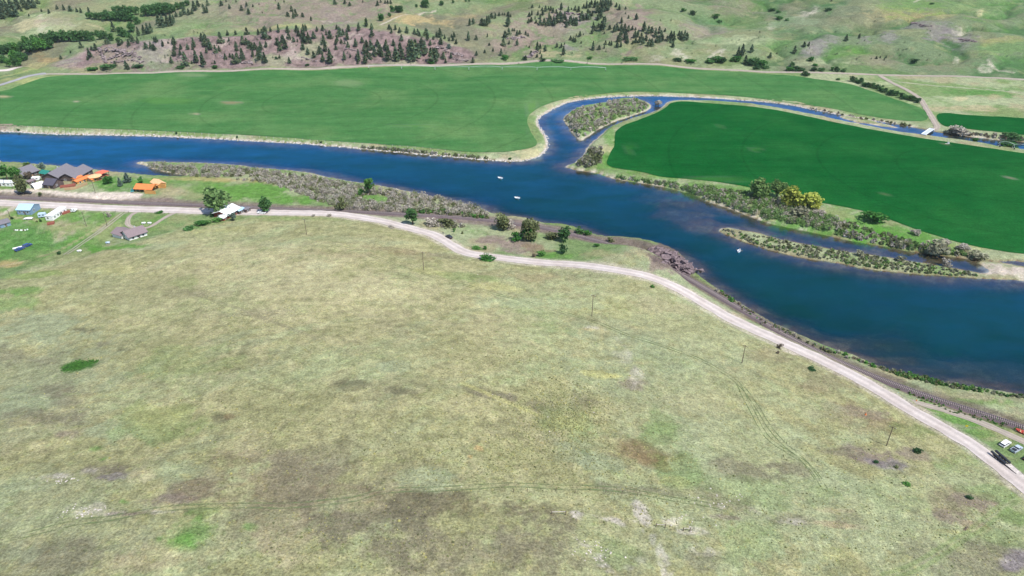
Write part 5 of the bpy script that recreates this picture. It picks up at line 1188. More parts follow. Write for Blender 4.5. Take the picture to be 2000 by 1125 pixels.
thicket("bank_brush.003", [(790,415),(830,410),(900,417),(955,424),(955,430),(900,423),(830,418)], 70, ['olive', 'fresh', 'willow'], (1.6, 3.0), "green brush between the railway and the spit", 40, .55)
thicket("track_brush", [(850,433),(890,436),(905,444),(880,446),(845,442)], 30, ['grey', 'willow'], (1.6, 2.8), "grey brush below the railway", 40, .5)
thicket("ditch_weeds", [(1740,755),(1800,775),(1870,795),(1940,815),(2000,836),(2000,846),(1930,826),(1860,806),(1790,782)], 110, ['olive', 'fresh', 'light'], (.2, .55), "weeds in the ditch between road and railway", 20, .28)

# ---- sagebrush and bunch grass on the hill (uncountable)
def scatter_px(n, boxes):
    out = []
    for (px, py, rx, ry, k) in boxes:
        m_ = int(n * k)
        a = rng.normal(size=(m_, 2)) * .55
        out.append(np.stack([px + a[:, 0] * rx, py + a[:, 1] * ry], 1))
    return np.vstack(out)
sp = scatter_px(6000,[(1105,815,85,55,.26),(1080,790,120,60,.12),(1090,895,190,55,.16),(1150,750,90,50,.05),(850,890,200,90,.10),(1000,700,160,70,.05),(500,820,300,140,.06),(400,900,300,120,.04),(1480,860,230,120,.06),(1450,960,260,90,.05),(1750,930,170,100,.05),(1250,980,150,80,.06),(1600,1050,260,60,.04),(700,1060,300,70,.10),(650,620,360,90,.07),(1900,1040,110,70,.04),(200,750,200,120,.05)])
sp = sp[(sp[:, 0] > -60) & (sp[:, 0] < 2060) & (sp[:, 1] < 1170) & (sp[:, 1] > 440)]
sw = atm(sp)
hs2 = sdf_poly(sw[:, 0], sw[:, 1], hill_w); sw = sw[hs2 < -3]; sp = sp[hs2 < -3]
m_ = len(sw)
sz = rng.uniform(.09, .27, m_) * (1 + .6 * (rng.uniform(0, 1, m_) > .93))
pal = np.array([(.11, .12, .05), (.16, .165, .08), (.22, .205, .075), (.085, .09, .045), (.28, .255, .11)])
pc = pal[rng.choice(5, m_, p=[.34, .30, .14, .18, .04])] * rng.uniform(.8, 1.2, (m_, 1))
K = 6; th = np.arange(K) * 2 * math.pi / K
ring = np.stack([np.cos(th), np.sin(th)], 1)
jr = rng.uniform(.7, 1.25, (m_, K))
V0 = np.concatenate([sw[:, None, :2] + ring[None] * (jr * sz[:, None])[..., None], (sw[:, 2:3] - .06 + 0 * jr)[..., None]], 2)
top = np.concatenate([sw[:, None, :2] + ring[None] * (jr * sz[:, None])[..., None] * .55, (sw[:, 2:3] + sz[:, None] * .75 * rng.uniform(.8, 1.2, (m_, K)))[..., None]], 2)
apx = np.concatenate([sw[:, :2], sw[:, 2:3] + sz[:, None] * .9], 1)[:, None]
V = np.concatenate([V0, top, apx], 1).reshape(-1, 3)
F = []
for i in range(K):
    j = (i + 1) % K
    F += [(i, j, K + j), (i, K + j, K + i), (K + i, K + j, 2 * K)]
F = (np.array(F)[None] + (np.arange(m_) * (2 * K + 1))[:, None, None]).reshape(-1, 3)
tag(link("sagebrush", mesh_np("sagebrush", V, F, False, np.repeat(pc, 2 * K + 1, 0)), M['leafd']), "low sagebrush and bunch grass dotted over the dry hill", None, None, "stuff")
# pale stones on the bare ground
def rocks(name, wp, size, m, label, flat=.6):
    VV, FF = [], []; b = 0
    for p in wp:
        s = rng.uniform(*size)
        d = np.array([(-1, -1, -.5), (1, -1, -.5), (1, 1, -.5), (-1, 1, -.5), (-.6, -.6, .8), (.7, -.6, .7), (.6, .6, .9), (-.7, .6, .7)]) * rng.uniform(.6, 1.2, (8, 3)) * s
        d[:, 2] *= flat
        a = rng.uniform(0, 6.28)
        x = d[:, 0] * math.cos(a) - d[:, 1] * math.sin(a); y = d[:, 0] * math.sin(a) + d[:, 1] * math.cos(a)
        VV.append(np.stack([p[0] + x, p[1] + y, p[2] + d[:, 2]], 1))
        FF.append(np.array([(3, 2, 1, 0), (4, 5, 6, 7), (0, 1, 5, 4), (1, 2, 6, 5), (2, 3, 7, 6), (3, 0, 4, 7)]) + b); b += 8
    return tag(link(name, mesh_np(name, np.vstack(VV), np.vstack(FF)), m), label, None, None, "stuff")
st = scatter_px(260, [(170,1000,40,14,.18),(1165,1080,40,20,.12),(1400,985,60,30,.12),(1340,1020,30,20,.08),(120,938,30,8,.08),(1000,780,300,200,.07)])
rocks("pale_stones", atm(st), (.10, .30), M['palerock'], "pale stones scattered on the bare patches of the hill")
# riprap on the far bank and the gravel bars
bl = []
nb = at_z(chaikin(RIVER_N[1:36], 2, False), 0.0)
nbp = resample(nb, .55)
off = rng.normal(size=(len(nbp), 2)) * .7
q = nbp + off
q = np.column_stack([q, np.maximum(gz(q[:, 0], q[:, 1]), 0) + .1])
rocks("bank_stones", q[rng.uniform(0, 1, len(q)) < .75], (.3, .75), M['palerock'], "pale stones along the far waterline")

# ------------------------------------------------------------------ rock outcrops
def outcrop(pts, size, label, m, n=40, seed=1, flat=.55):
    rg = np.random.default_rng(seed)
    w = atm(pts)
    c = w.mean(0)
    o = thing("rock_outcrop", (c[0], c[1], c[2]), 0, label, "rock outcrop")
    seg_ = resample(w, max(.5, np.linalg.norm(np.diff(w[:, :2], axis=0), axis=1).sum() / n))
    bm = bmesh.new()
    for p in seg_:
        for k in range(4):
            s = rg.uniform(*size) * rg.uniform(.45, 1.1)
            mt = Matrix.Translation((p[0] - c[0] + rg.normal() * s * .6, p[1] - c[1] + rg.normal() * s * .7, float(gz(p[0], p[1])) - c[2] + rg.uniform(-.2, .4) * s)) @ Matrix.Rotation(rg.uniform(-.5, .5) - .2, 4, 'Z') @ Matrix.Rotation(rg.uniform(-.3, .3), 4, 'X') @ Matrix.Diagonal((s * rg.uniform(.8, 1.6), s * rg.uniform(.7, 1.2), s * flat * rg.uniform(.6, 1.3), 1))
            pts_ = rg.uniform(-1, 1, (14, 3)) * np.array([.62, .62, .62])
            hv = [bm.verts.new(mt @ Vector(q_)) for q_ in pts_]
            hr = bmesh.ops.convex_hull(bm, input=hv)
            bmesh.ops.delete(bm, geom=list({g_ for g_ in hr['geom_interior'] + hr['geom_unused'] if isinstance(g_, bmesh.types.BMVert)}), context='VERTS')
    me = bpy.data.meshes.new("rock_mass"); bm.to_mesh(me); bm.free()
    link("rock_mass", me, m, o)
    return o
outcrop([(1278,490),(1295,497),(1310,505),(1325,515),(1340,524),(1352,530)], (1.2, 2.8), "jagged mauve rock cliff between the knoll and the river", M['rock'], 80, 3, .9)
outcrop([(1272,488),(1290,491),(1306,498),(1322,507),(1338,517),(1350,527)], (1.6, 3.4), "dark mauve rock face rising above the rails at the knoll", M['rock'], 70, 23, .9)
outcrop([(1300,513),(1316,521),(1330,529),(1344,537)], (1.0, 2.2), "tumbled mauve rocks at the foot of the knoll cliff", M['rock'], 60, 24, .8)
outcrop([(196,95),(203,110),(206,122)], (2.0, 3.5), "mauve cliff edge at the left end of the bluff", M['bluffrock'], 12, 4)
outcrop([(210,93),(225,96),(245,97)], (1.6, 3.2), "upper ledge of the left cliff", M['bluffrock'], 12, 5)
outcrop([(210,117),(225,110),(250,106),(275,112)], (1.6, 3.4), "lower ledge of the left cliff", M['bluffrock'], 16, 6)
outcrop([(855,92),(870,98),(885,104),(905,109)], (2.0, 3.6), "long dark ledge near the right end of the bluff", M['bluffrock'], 14, 7, .5)
outcrop([(995,76),(1010,75),(1022,73)], (2.2, 3.8), "small rock knob with pines right of the bluff", M['bluffrock'], 8, 8, .8)
outcrop([(1030,112),(1040,106),(1046,102)], (2.2, 4.0), "rounded rock by the far road", M['bluffrock'], 6, 9, .8)
outcrop([(470,123),(482,121),(492,124)], (1.8, 3.0), "rounded boulders at the foot of the bluff", M['bluffrock'], 8, 10, .8)
outcrop([(420,104),(432,110),(443,118)], (1.4, 2.6), "ragged ledge on the left half of the bluff", M['bluffrock'], 9, 14)
outcrop([(678,96),(690,99),(700,100)], (1.4, 2.6), "thin ledge on the middle of the bluff", M['bluffrock'], 8, 15, .5)
outcrop([(214,100),(228,99),(246,101),(262,104)], (2.2, 4.2), "broad layered face in the middle of the left cliff", M['bluffrock'], 16, 31, .5)
outcrop([(222,122),(240,119),(262,119),(280,121)], (1.4, 2.8), "rubble along the foot of the left cliff", M['bluffrock'], 14, 32, .6)
outcrop([(340,108),(352,112),(362,117)], (1.4, 2.6), "short ledge between tall pines on the bluff", M['bluffrock'], 8, 33, .5)
outcrop([(590,112),(604,116),(618,119)], (1.2, 2.4), "low ledge near the foot of the bluff's middle", M['bluffrock'], 9, 34, .5)
outcrop([(880,112),(895,116),(912,119)], (1.6, 3.0), "lower ledge at the right end of the bluff", M['bluffrock'], 9, 35, .45)
outcrop([(1085,30),(1110,27),(1130,28)], (2.2, 4.2), "mauve ledges in the ridge wood", M['rock'], 10, 11, .6)
outcrop([(1780,47),(1800,50),(1815,52)], (1.6, 3.0), "dark purple ledge on the right hillside", M['rock'], 8, 12, .5)
outcrop([(1875,76),(1890,79),(1905,81)], (1.4, 2.6), "dark purple boulders at the end of the scree", M['rock'], 8, 13, .6)
# dead wood on the brown slope
w = at(1886, 1033)
dw = thing("fallen_branches", (w.x, w.y, w.z), .6, "grey heap of fallen branches on the brown slope", "branches")
for i in range(6):
    a = random.uniform(-.5, .5); L = random.uniform(1.5, 3.6)
    MB().tube((-L * math.cos(a) / 2 + random.uniform(-.4, .4), -L * math.sin(a) / 2, .08 + .04 * i), (L * math.cos(a) / 2, L * math.sin(a) / 2 + random.uniform(-.6, .6), .2 + .07 * i), .12, .04, 5).build("branch", M['wood'], dw)

# ------------------------------------------------------------------ buildings
def frame_px(c0, c1, c2, width=None, length=None):
    p0, p1, p2 = (np.array(at(*c)) for c in (c0, c1, c2))
    u = (p1 - p0)[:2]; L = np.linalg.norm(u); u /= L
    v = np.array([-u[1], u[0]])
    wv_ = (p2 - p0)[:2]; w_ = float(wv_ @ v)
    if width: w_ = math.copysign(width, w_)
    if length: L = length
    if w_ < 0:  # keep a right-handed frame: swap ends
        p0 = np.array([*(p0[:2] + u * L), p0[2]]); u = -u; v = -v; w_ = -w_
    c = p0[:2] + u * L / 2 + v * w_ / 2
    zz = min(float(gz(*c)), p0[2], p1[2] if not length else p0[2])
    return c, math.atan2(u[1], u[0]), L, w_, zz

def add_window(parent, wallname, pos, side, w=1.1, h=1.2, fm_='white'):
    """side: 0=-y wall 1=+y wall 2=-x gable 3=+x gable ; frame and pane proud of the wall"""
    n_ = {0: (0, -1), 1: (0, 1), 2: (-1, 0), 3: (1, 0)}[side]
    ax = (1, 0) if side < 2 else (0, 1)
    d = .06
    b = MB()
    cx, cy, cz = pos
    for (ox, oz, ww, hh) in ((0, h / 2, w + .2, .1), (0, -h / 2, w + .2, .1), (-w / 2, 0, .1, h - .1), (w / 2, 0, .1, h - .1)):
        b.box((cx + ax[0] * ox + n_[0] * d / 2, cy + ax[1] * ox + n_[1] * d / 2, cz + oz), (ww if ax[0] else d, ww if ax[1] else d, hh))
    f = b.build("window", M[fm_], parent)
    MB().box((cx + n_[0] * .015, cy + n_[1] * .015, cz), ((w - .1) if ax[0] else .03, (w - .1) if ax[1] else .03, h - .1)).build("pane", M['glass'], f)

def house(name, c0, c1, c2, label, cat, wall, roof, wh=2.8, pitch=.42, over=.5, width=None, length=None, windows=2, door=True, chimney=False, openside=None, z=None, trim=None):
    c, a, L, Wd, zz = frame_px(c0, c1, c2, width, length)
    if z is not None: zz = z
    o = thing(name, (c[0], c[1], zz), a, label, cat)
    hx, hy = L / 2, Wd / 2
    rh = hy * pitch * 2 / 2
    if openside is None:
        b = MB()
        b.add([(-hx, -hy, -.6), (hx, -hy, -.6), (hx, hy, -.6), (-hx, hy, -.6), (-hx, -hy, wh), (hx, -hy, wh), (hx, hy, wh), (-hx, hy, wh), (-hx, 0, wh + rh), (hx, 0, wh + rh)],
              [(0, 1, 5, 4), (2, 3, 7, 6), (1, 2, 6, 9, 5), (3, 0, 4, 8, 7), (4, 5, 9, 8), (7, 8, 9, 6)])
        b.build("wall", M[wall], o)
    else:
        b = MB()
        b.box((0, hy - .1, wh / 2 - .3), (L, .2, wh + .6)).box((-hx + .1, -.1, wh / 2 - .3), (.2, Wd - .2, wh + .6)).box((hx - .1, -.1, wh / 2 - .3), (.2, Wd - .2, wh + .6))
        b.build("wall", M[wall], o)
        for s_i in (-1, 1):
            MB().prism([(-hy + .05, wh), (hy - .05, wh), (0, wh + rh - .06)], 0, .14).build("gable", M[wall], o)
            g = o.children[-1]; g.rotation_euler = (0, 0, R(90)); g.location = (s_i * (hx - .1) + (.07), 0, 0)
        for k in range(openside):
            MB().box((-hx + .35 + (L - .7) * k / (openside - 1), -hy + .25, wh / 2 - .2), (.24, .24, wh + .38)).build("post", M['plank'], o)
    # roof: two slabs with thickness, overhang
    ty = hy + over; drop = over * rh / hy; th_ = .22
    b = MB()
    ex = hx + over
    b.add([(-ex, -ty, wh - drop + .02), (ex, -ty, wh - drop + .02), (ex, 0, wh + rh + .02), (-ex, 0, wh + rh + .02), (-ex, ty, wh - drop + .02), (ex, ty, wh - drop + .02),
           (-ex, -ty, wh - drop + th_), (ex, -ty, wh - drop + th_), (ex, 0, wh + rh + th_), (-ex, 0, wh + rh + th_), (-ex, ty, wh - drop + th_), (ex, ty, wh - drop + th_)],
          [(0, 3, 2, 1), (3, 4, 5, 2), (6, 7, 8, 9), (9, 8, 11, 10), (0, 1, 7, 6), (4, 10, 11, 5), (1, 2, 8, 7), (2, 5, 11, 8), (0, 6, 9, 3), (3, 9, 10, 4)])
    rf = b.build("roof", M[roof], o)
    if trim:
        b = MB()
        for y_ in (-ty - .03, ty + .03): b.box((0, y_, wh - drop + .10), (2 * ex, .06, .26))
        b.build("fascia", M[trim], o)
    if openside is None:
        for side in (0, 1):
            n_ = windows
            for k in range(n_):
                x = -hx + L * (k + .75) / (n_ + .5)
                add_window(o, "wall", (x, (-hy if side == 0 else hy), wh * .55), side, min(1.2, L / n_ * .5), 1.1)
        add_window(o, "wall", (-hx, hy * .3, wh * .6), 2, min(1.3, Wd * .25), 1.1)
        add_window(o, "wall", (hx, -hy * .3, wh * .6), 3, min(1.3, Wd * .25), 1.1)
        if door:
            d_ = MB().box((hx * .1, -hy - .03, 1.0), (.95, .06, 2.0)).build("door", M['brownwall' if wall != 'brownwall' else 'plank'], o)
            MB().box((hx * .1 + .35, -hy - .08, 1.0), (.08, .05, .08)).build("handle", M['chrome'], d_)
    if chimney:
        MB().box((hx * .3, hy * .3, wh + rh * .7 + .5), (.5, .5, 1.3)).build("chimney", M['galv'], rf)
    return o, (L, Wd, wh, rh)

house("lodge", (47,350),(77.5,341),(17.5,343), "grey shingled lodge at the left, half hidden by green trees", "house", 'brownwall', 'shingle', 3.2, .5, .7, width=13, windows=3, trim='fascia')
house("lodge", (115.5,354),(150,338),(88,350), "left of two long grey roofed lodges by the water", "house", 'brownwall', 'shingle', 3.6, .5, .7, width=12, windows=3, chimney=True, trim='fascia')
house("lodge", (149.4,355),(182.5,339.5),(118,351), "right of two long grey roofed lodges by the water", "house", 'brownwall', 'shingle', 3.6, .5, .7, width=12, windows=3, trim='fascia')
g_, (gl, gw, gh, gr) = house("garage", (105.6,369.4),(86.5,367.5),(124.5,360.5), "dark garage with a charcoal roof in front of the lodges", "garage", 'brownwall', 'darkshing', 3.0, .55, .6, width=9, windows=1, trim='fascia')
b = MB()
for sx in (-1, 1):
    b.box((gl / 2 * (-1) - .06, sx * .95, 1.9), (.1, .22, 2.6))
b.box((-gl / 2 - .06, 0, .55), (.1, 2.1, .2))
b.build("window_trim", M['white'], g_)
house("cabin", (79,344),(93,346),(79,338), "small red cabin with a green metal roof", "cabin", 'redwall', 'greenroof', 2.4, .5, .5, width=5.5, windows=2)
house("shed", (151.5,360),(179,351),(147,355), "long orange roofed shed beside the right lodge", "shed", 'tanwall', 'orangeroof', 2.3, .3, .4, width=4.5, windows=3)
house("shed", (148,356),(163,351),(145,352), "small orange roofed shed against the right lodge", "shed", 'tanwall', 'orangeroof', 2.6, .3, .3, width=3, windows=1, door=False)
house("shed", (181,355.5),(194,351),(178,352), "low orange roofed shed below the round gazebo", "shed", 'tanwall', 'orangeroof', 1.9, .35, .4, width=4, windows=1, door=False)
house("barn", (297.5,376.5),(264.5,375),(311,367), "orange roofed barn with four open bays", "barn", 'tanwall', 'orangeroof', 2.6, .5, .6, width=7.5, openside=5)
house("barn", (309,368),(296,362),(320,364), "smaller pale orange roofed barn behind the open barn", "barn", 'tanwall', 'paleorange', 2.4, .5, .5, width=5.5, windows=1)
house("shed", (61.6,420),(35,419),(81,413.5), "blue metal workshop with a light blue roof", "workshop", 'bluewall', 'bluroof', 3.2, .42, .4, width=9, windows=3, chimney=False)
house("mobile_home", (104,431),(131,412),(92,428), "long white mobile home on the lawn", "mobile home", 'whitewall', 'whiteroof', 2.7, .18, .2, width=4.4, windows=4)
hm1, _ = house("house", (253.6,470),(288,459.5),(240,467), "white L-shaped house with a brown roof below the hill", "house", 'whitewall', 'shingle2', 2.7, .48, .7, width=9.5, windows=3, chimney=True, trim='fascia')
# its left wing, part of the same house
c, a, L_, W_, zz = frame_px((238.5,466.5),(220.5,462.5),(244,457), 8.0)
wing = MB(); hx, hy = L_ / 2, W_ / 2
def to_local(o, mesh_o, c, a, zz):
    mesh_o.matrix_parent_inverse = Matrix.Identity(4)
    mw = Matrix.Translation((c[0], c[1], zz)) @ Matrix.Rotation(a, 4, 'Z')
    pm = Matrix.Translation(o.location) @ Matrix.Rotation(o.rotation_euler.z, 4, 'Z')
    loc = pm.inverted() @ mw
    mesh_o.location = loc.to_translation(); mesh_o.rotation_euler = loc.to_euler()
wing.add([(-hx, -hy, -.6), (hx, -hy, -.6), (hx, hy, -.6), (-hx, hy, -.6), (-hx, -hy, 2.55), (hx, -hy, 2.55), (hx, hy, 2.55), (-hx, hy, 2.55), (-hx, 0, 4.2), (hx, 0, 4.2)],
         [(0, 1, 5, 4), (2, 3, 7, 6), (1, 2, 6, 9, 5), (3, 0, 4, 8, 7), (4, 5, 9, 8), (7, 8, 9, 6)])
to_local(hm1, wing.build("wing_wall", M['whitewall'], hm1), c, a, zz)
rfm = MB(); ty = hy + .6; ex = hx + .5
rfm.add([(-ex, -ty, 2.3), (ex, -ty, 2.3), (ex, 0, 4.23), (-ex, 0, 4.23), (-ex, ty, 2.3), (ex, ty, 2.3), (-ex, -ty, 2.5), (ex, -ty, 2.5), (ex, 0, 4.43), (-ex, 0, 4.43), (-ex, ty, 2.5), (ex, ty, 2.5)],
        [(0, 3, 2, 1), (3, 4, 5, 2), (6, 7, 8, 9), (9, 8, 11, 10), (0, 1, 7, 6), (4, 10, 11, 5), (1, 2, 8, 7), (2, 5, 11, 8), (0, 6, 9, 3), (3, 9, 10, 4)])
to_local(hm1, rfm.build("wing_roof", M['shingle2'], hm1), c, a, zz)
hw, _ = house("house", (447,427),(469,414.5),(431,420.5), "cabin with a broad white metal roof under the huge willow", "house", 'redwall', 'whiteroof', 3.0, .36, .9, width=10, windows=2, trim='fascia')
house("shed", (437.5,431.5),(446,426.5),(428.5,427), "small white roofed shed in front of the white roofed cabin", "shed", 'redwall', 'whiteroof', 2.0, .25, .5, width=4.2, windows=1)
house("shed", (468,419),(479,413.5),(463,415), "little pale blue roofed porch shed right of the white roofed cabin", "shed", 'brownwall', 'bluroof', 2.2, .2, .4, width=3.6, windows=1, door=False)
house("shed", (481,416),(490,411.5),(476,413), "lean to with a grey sheet roof at the end of the cabin yard", "shed", 'brownwall', 'shingle', 2.0, .15, .3, width=3.0, windows=1, door=False)
house("shed", (2,446),(22,440),(-6,438), "weathered grey shed at the left edge of the lawn", "shed", 'bluewall', 'shingle', 2.2, .35, .4, width=7, windows=1)
house("mobile_home", (-26,362.5),(24,364.5),(-24,356), "white mobile home at the left edge by the tracks", "mobile home", 'whitewall', 'whiteroof', 2.6, .14, .2, width=4.2, windows=5)
# hexagonal gazebo and square canopy by the water
def canopy(px, py, r_, sides, hgt, rise, roof, label, name):
    w = at(px, py); o = thing(name, (w.x, w.y, w.z), .4, label, "gazebo")
    for i in range(sides):
        a = 2 * math.pi * i / sides
        MB().box((math.cos(a) * r_ * .85, math.sin(a) * r_ * .85, hgt / 2), (.25, .25, hgt)).build("post", M['brownwall'], o)
    vs = [(math.cos(2 * math.pi * i / sides) * r_, math.sin(2 * math.pi * i / sides) * r_, hgt) for i in range(sides)] + [(math.cos(2 * math.pi * i / sides) * r_, math.sin(2 * math.pi * i / sides) * r_, hgt - .2) for i in range(sides)] + [(0, 0, hgt + rise)]
    fs = [(i, (i + 1) % sides, 2 * sides) for i in range(sides)] + [(i + sides, (i + 1) % sides + sides, (i + 1) % sides, i) for i in range(sides)] + [tuple(range(2 * sides - 1, sides - 1, -1))]
    MB().add(vs, fs).build("roof", M[roof], o)
    MB().box((0, 0, .1), (r_ * 1.3, r_ * 1.3, .2), .3).build("floor_deck", M['deck'], o)
    return o
canopy(187, 351, 4.6, 8, 2.8, 1.0, 'paleorange', "round pale orange gazebo roof beside the right lodge", "gazebo")
canopy(201, 343, 4.6, 4, 2.8, .7, 'redroof', "square coral red canopy at the water's edge", "gazebo")
# carport tent, camper trailers
def arch_tent(px, py, ang_, L, Wd, h, label):
    w = at(px, py); o = thing("carport_tent", (w.x, w.y, w.z), ang_, label, "tent")
    prof = [(-Wd / 2, 0), (-Wd / 2, h * .55), (-Wd * .3, h * .88), (0, h), (Wd * .3, h * .88), (Wd / 2, h * .55), (Wd / 2, 0)]
    inn = [(x * .96, z * .97) for x, z in prof][::-1]
    MB().prism(prof + inn, -L / 2, L / 2).build("canvas", M['tarp'], o)
    MB().prism([(x * .95, z * .96) for x, z in prof], L / 2 - .1, L / 2 - .04).build("end_panel", M['tarp'], o)
    return o
arch_tent(75, 366, R(-35), 7.0, 5.5, 3.4, "white arched carport tent beside the garage")
house("shed", (58,361),(71,357),(57,357), "low brown roofed lean to behind the carport tent", "shed", 'brownwall', 'shingle2', 2.0, .2, .3, width=4, windows=1, door=False)
def camper(px, py, a, L, label, m='white', h=2.4, name="camper_trailer"):
    w = at(px, py); o = thing(name, (w.x, w.y, w.z), a, label, "camper")
    MB().prism([(-L / 2, .55), (L / 2 - .5, .55), (L / 2, 1.3), (L / 2 - .35, h + .2), (-L / 2 + .2, h + .35), (-L / 2, h)], -1.15, 1.15).build("body", M[m], o)
    for s in (-1, 1):
        MB().tube((-.3, s * 1.0, .35), (-.3, s * 1.2, .35), .35, .35, 10).build("wheel", M['tyre'], o)
    for x in (-L * .28, L * .15):
        MB().box((x, -1.17, 1.75), (.9, .04, .6)).build("window", M['glass'], o)
    MB().box((L / 2 + .6, 0, .5), (1.3, .1, .1)).build("tow_bar", M['black'], o)
    return o
camper(72, 352.5, R(10), 5.0, "white camper between the grey lodge and the carport tent")
camper(84, 424, R(20), 4.2, "pale blue camper between the workshop and the mobile home", 'camper')
camper(145.5, 413.5, R(0), 3.2, "small white trailer at the far end of the mobile home", 'white', 1.5, "utility_trailer")
camper(30, 360, R(30), 5.0, "pale blue camper at the end of the left mobile home", 'camper')
# decks
def deckbox(name, px, py, dims, a, m, label, cat):
    w = at(px, py); o = thing(name, (w.x, w.y, w.z), a, label, cat)
    n_ = max(4, int(dims[0] / .6))
    for k in range(n_):
        MB().box((-dims[0] / 2 + dims[0] * (k + .5) / n_, 0, dims[2] - .04), (dims[0] / n_ - .04, dims[1], .08)).build("plank", M[m], o)
    MB().box((0, 0, dims[2] / 2 - .1), (dims[0] - .1, dims[1] - .1, dims[2] - .02)).build("deck_frame", M[m], o)
    for sx, sy in ((-1, -1), (1, -1)):
        MB().box((sx * (dims[0] / 2 - .1), sy * (dims[1] / 2 - .1), dims[2] + .45), (.12, .12, 1.0)).build("post", M[m], o)
    MB().box((0, -dims[1] / 2 + .1, dims[2] + .9), (dims[0], .1, .1)).build("handrail", M[m], o)
    return o
deckbox("deck", 100, 437, (3.6, 3.6, .8), R(25), 'deck', "red wooden deck at the near end of the mobile home", "deck")
deckbox("deck", 129, 416, (5.0, 2.6, .8), R(50), 'deck', "brown deck on the far side of the mobile home", "deck")
deckbox("deck", 133, 364, (9.0, 4.5, .7), R(25), 'deck', "red deck in front of the right lodge", "deck")
# plank fence
fw = resample(atm([(127,371.5),(140,371),(150,369),(160,365),(172,360)]), .55)
fo = thing("plank_fence", tuple(fw[0]), 0, "tan plank fence along the lawn in front of the red deck", "fence")
pm_ = MB().box((0, 0, .9), (.46, .05, 1.8)).mesh("plank"); pm_.materials.append(M['plank'])
for k in range(len(fw) - 1):
    p = fw[k]; q = fw[k + 1]
    o = bpy.data.objects.new("plank", pm_); COL.objects.link(o); o.parent = fo
    o.location = Vector(p) - Vector(fw[0]) + Vector((0, 0, random.uniform(-.06, .06))); o.rotation_euler = (0, 0, math.atan2(q[1] - p[1], q[0] - p[0]))
# junk heap on the lawn
w = at(40, 450)
jo = thing("scrap_pile", (w.x, w.y, w.z), .1, "row of white stones and scrap on the lawn", "scrap pile")
for k in range(9):
    MB().box((-3.6 + k * .9 + random.uniform(-.2, .2), random.uniform(-.5, .5), .25), (random.uniform(.4, 1.0), random.uniform(.4, .8), random.uniform(.4, .7)), random.uniform(0, 3), .7).build("stone", M['white' if k % 3 else 'wood'], jo)
w = at(56, 428.5)
bo = thing("flat_trailer", (w.x, w.y, w.z), R(5), "white flat trailer parked on the lawn below the workshop", "trailer")
MB().box((0, 0, .7), (4.6, 2.1, .18)).build("bed", M['white'], bo)
MB().box((.4, .5, .95), (2.6, .8, .3), .2).build("cargo", M['tarp'], bo)
for s in (-1, 1): MB().tube((-.4, s * 1.0, .35), (-.4, s * 1.2, .35), .35, .35, 10).build("wheel", M['tyre'], bo)
MB().box((2.9, 0, .6), (1.3, .1, .1)).build("tow_bar", M['black'], bo)
# propane tanks / small white tanks by the driveway
for (px, py, lb) in [(281,437.5,"white propane tank inside the driveway loop, left one"),(292.5,437.5,"white propane tank inside the driveway loop, right one"),(211,476,"pale blue barrel tank on the lawn below the two track"),(155.5,492,"white tank on the hill edge beside the two track"),(275,350,"white garden shed on the lawn by the water")]:
    w = at(px, py); o = thing("storage_tank", (w.x, w.y, w.z), random.uniform(-.3, .3), lb, "tank")
    MB().tube((-.9, 0, .75), (.9, 0, .75), .5, .5, 10).tube((-1.15, 0, .75), (-.9, 0, .75), .25, .5, 10).tube((.9, 0, .75), (1.15, 0, .75), .5, .25, 10).build("tank", M['white' if 'blue' not in lb else 'camper'], o, True)
    for s in (-.6, .6): MB().box((s, 0, .15), (.2, .8, .4)).build("leg", M['galv'], o)

# ------------------------------------------------------------------ poles
def pole(px, py, hpx, label, arm=True, group=None, lean=0.0, hgt=None):
    w = at(px, py); h = hgt or hpx / pxm(w) * 1.14
    o = thing("utility_pole", (w.x, w.y, w.z), R(-35), label, "utility pole", group)
    o.rotation_euler = (0, lean, R(-35))
    MB().tube((0, 0, -.5), (0, 0, h), .17, .12, 7).build("post", M['wood'], o)
    if arm:
        MB().box((0, .16, h - .5), (2.2, .12, .14)).build("crossarm", M['wood'], o)
        for x in (-.95, 0, .95):
            MB().tube((x, .16, h - .44), (x, .16, h - .2), .06, .05, 6).build("insulator", M['white'], o)
    return o
for (px, py, h, lb) in [(599,459,30,"wooden pole on the hill brow near the white roofed cabin"),(827.5,527,34.5,"wooden pole below the parked car and road bend"),(1156,617,42,"wooden pole in the middle of the hill beside the two track"),(1449,709,37,"wooden pole right of the two track, near the brown shrub"),(1731,871,43,"dark wooden pole on the mauve patch near the road")]:
    pole(px, py, h, lb)
for (px, py, h, lb) in [(169,441.5,27,"brown pole on the lawn right of the mobile home"),(209.5,441,24,"grey pole standing on the two track lane"),(452,420,22,"thin pole in front of the white metal roof"),(186.5,377,22,"pole on the gravel strip in front of the orange sheds"),(10.5,364,13,"pole before the left mobile home, left one"),(26,369,15,"pole before the left mobile home, right one"),(20,424,13,"pole by the dark bush near the workshop")]:
    pole(px, py, h, lb)
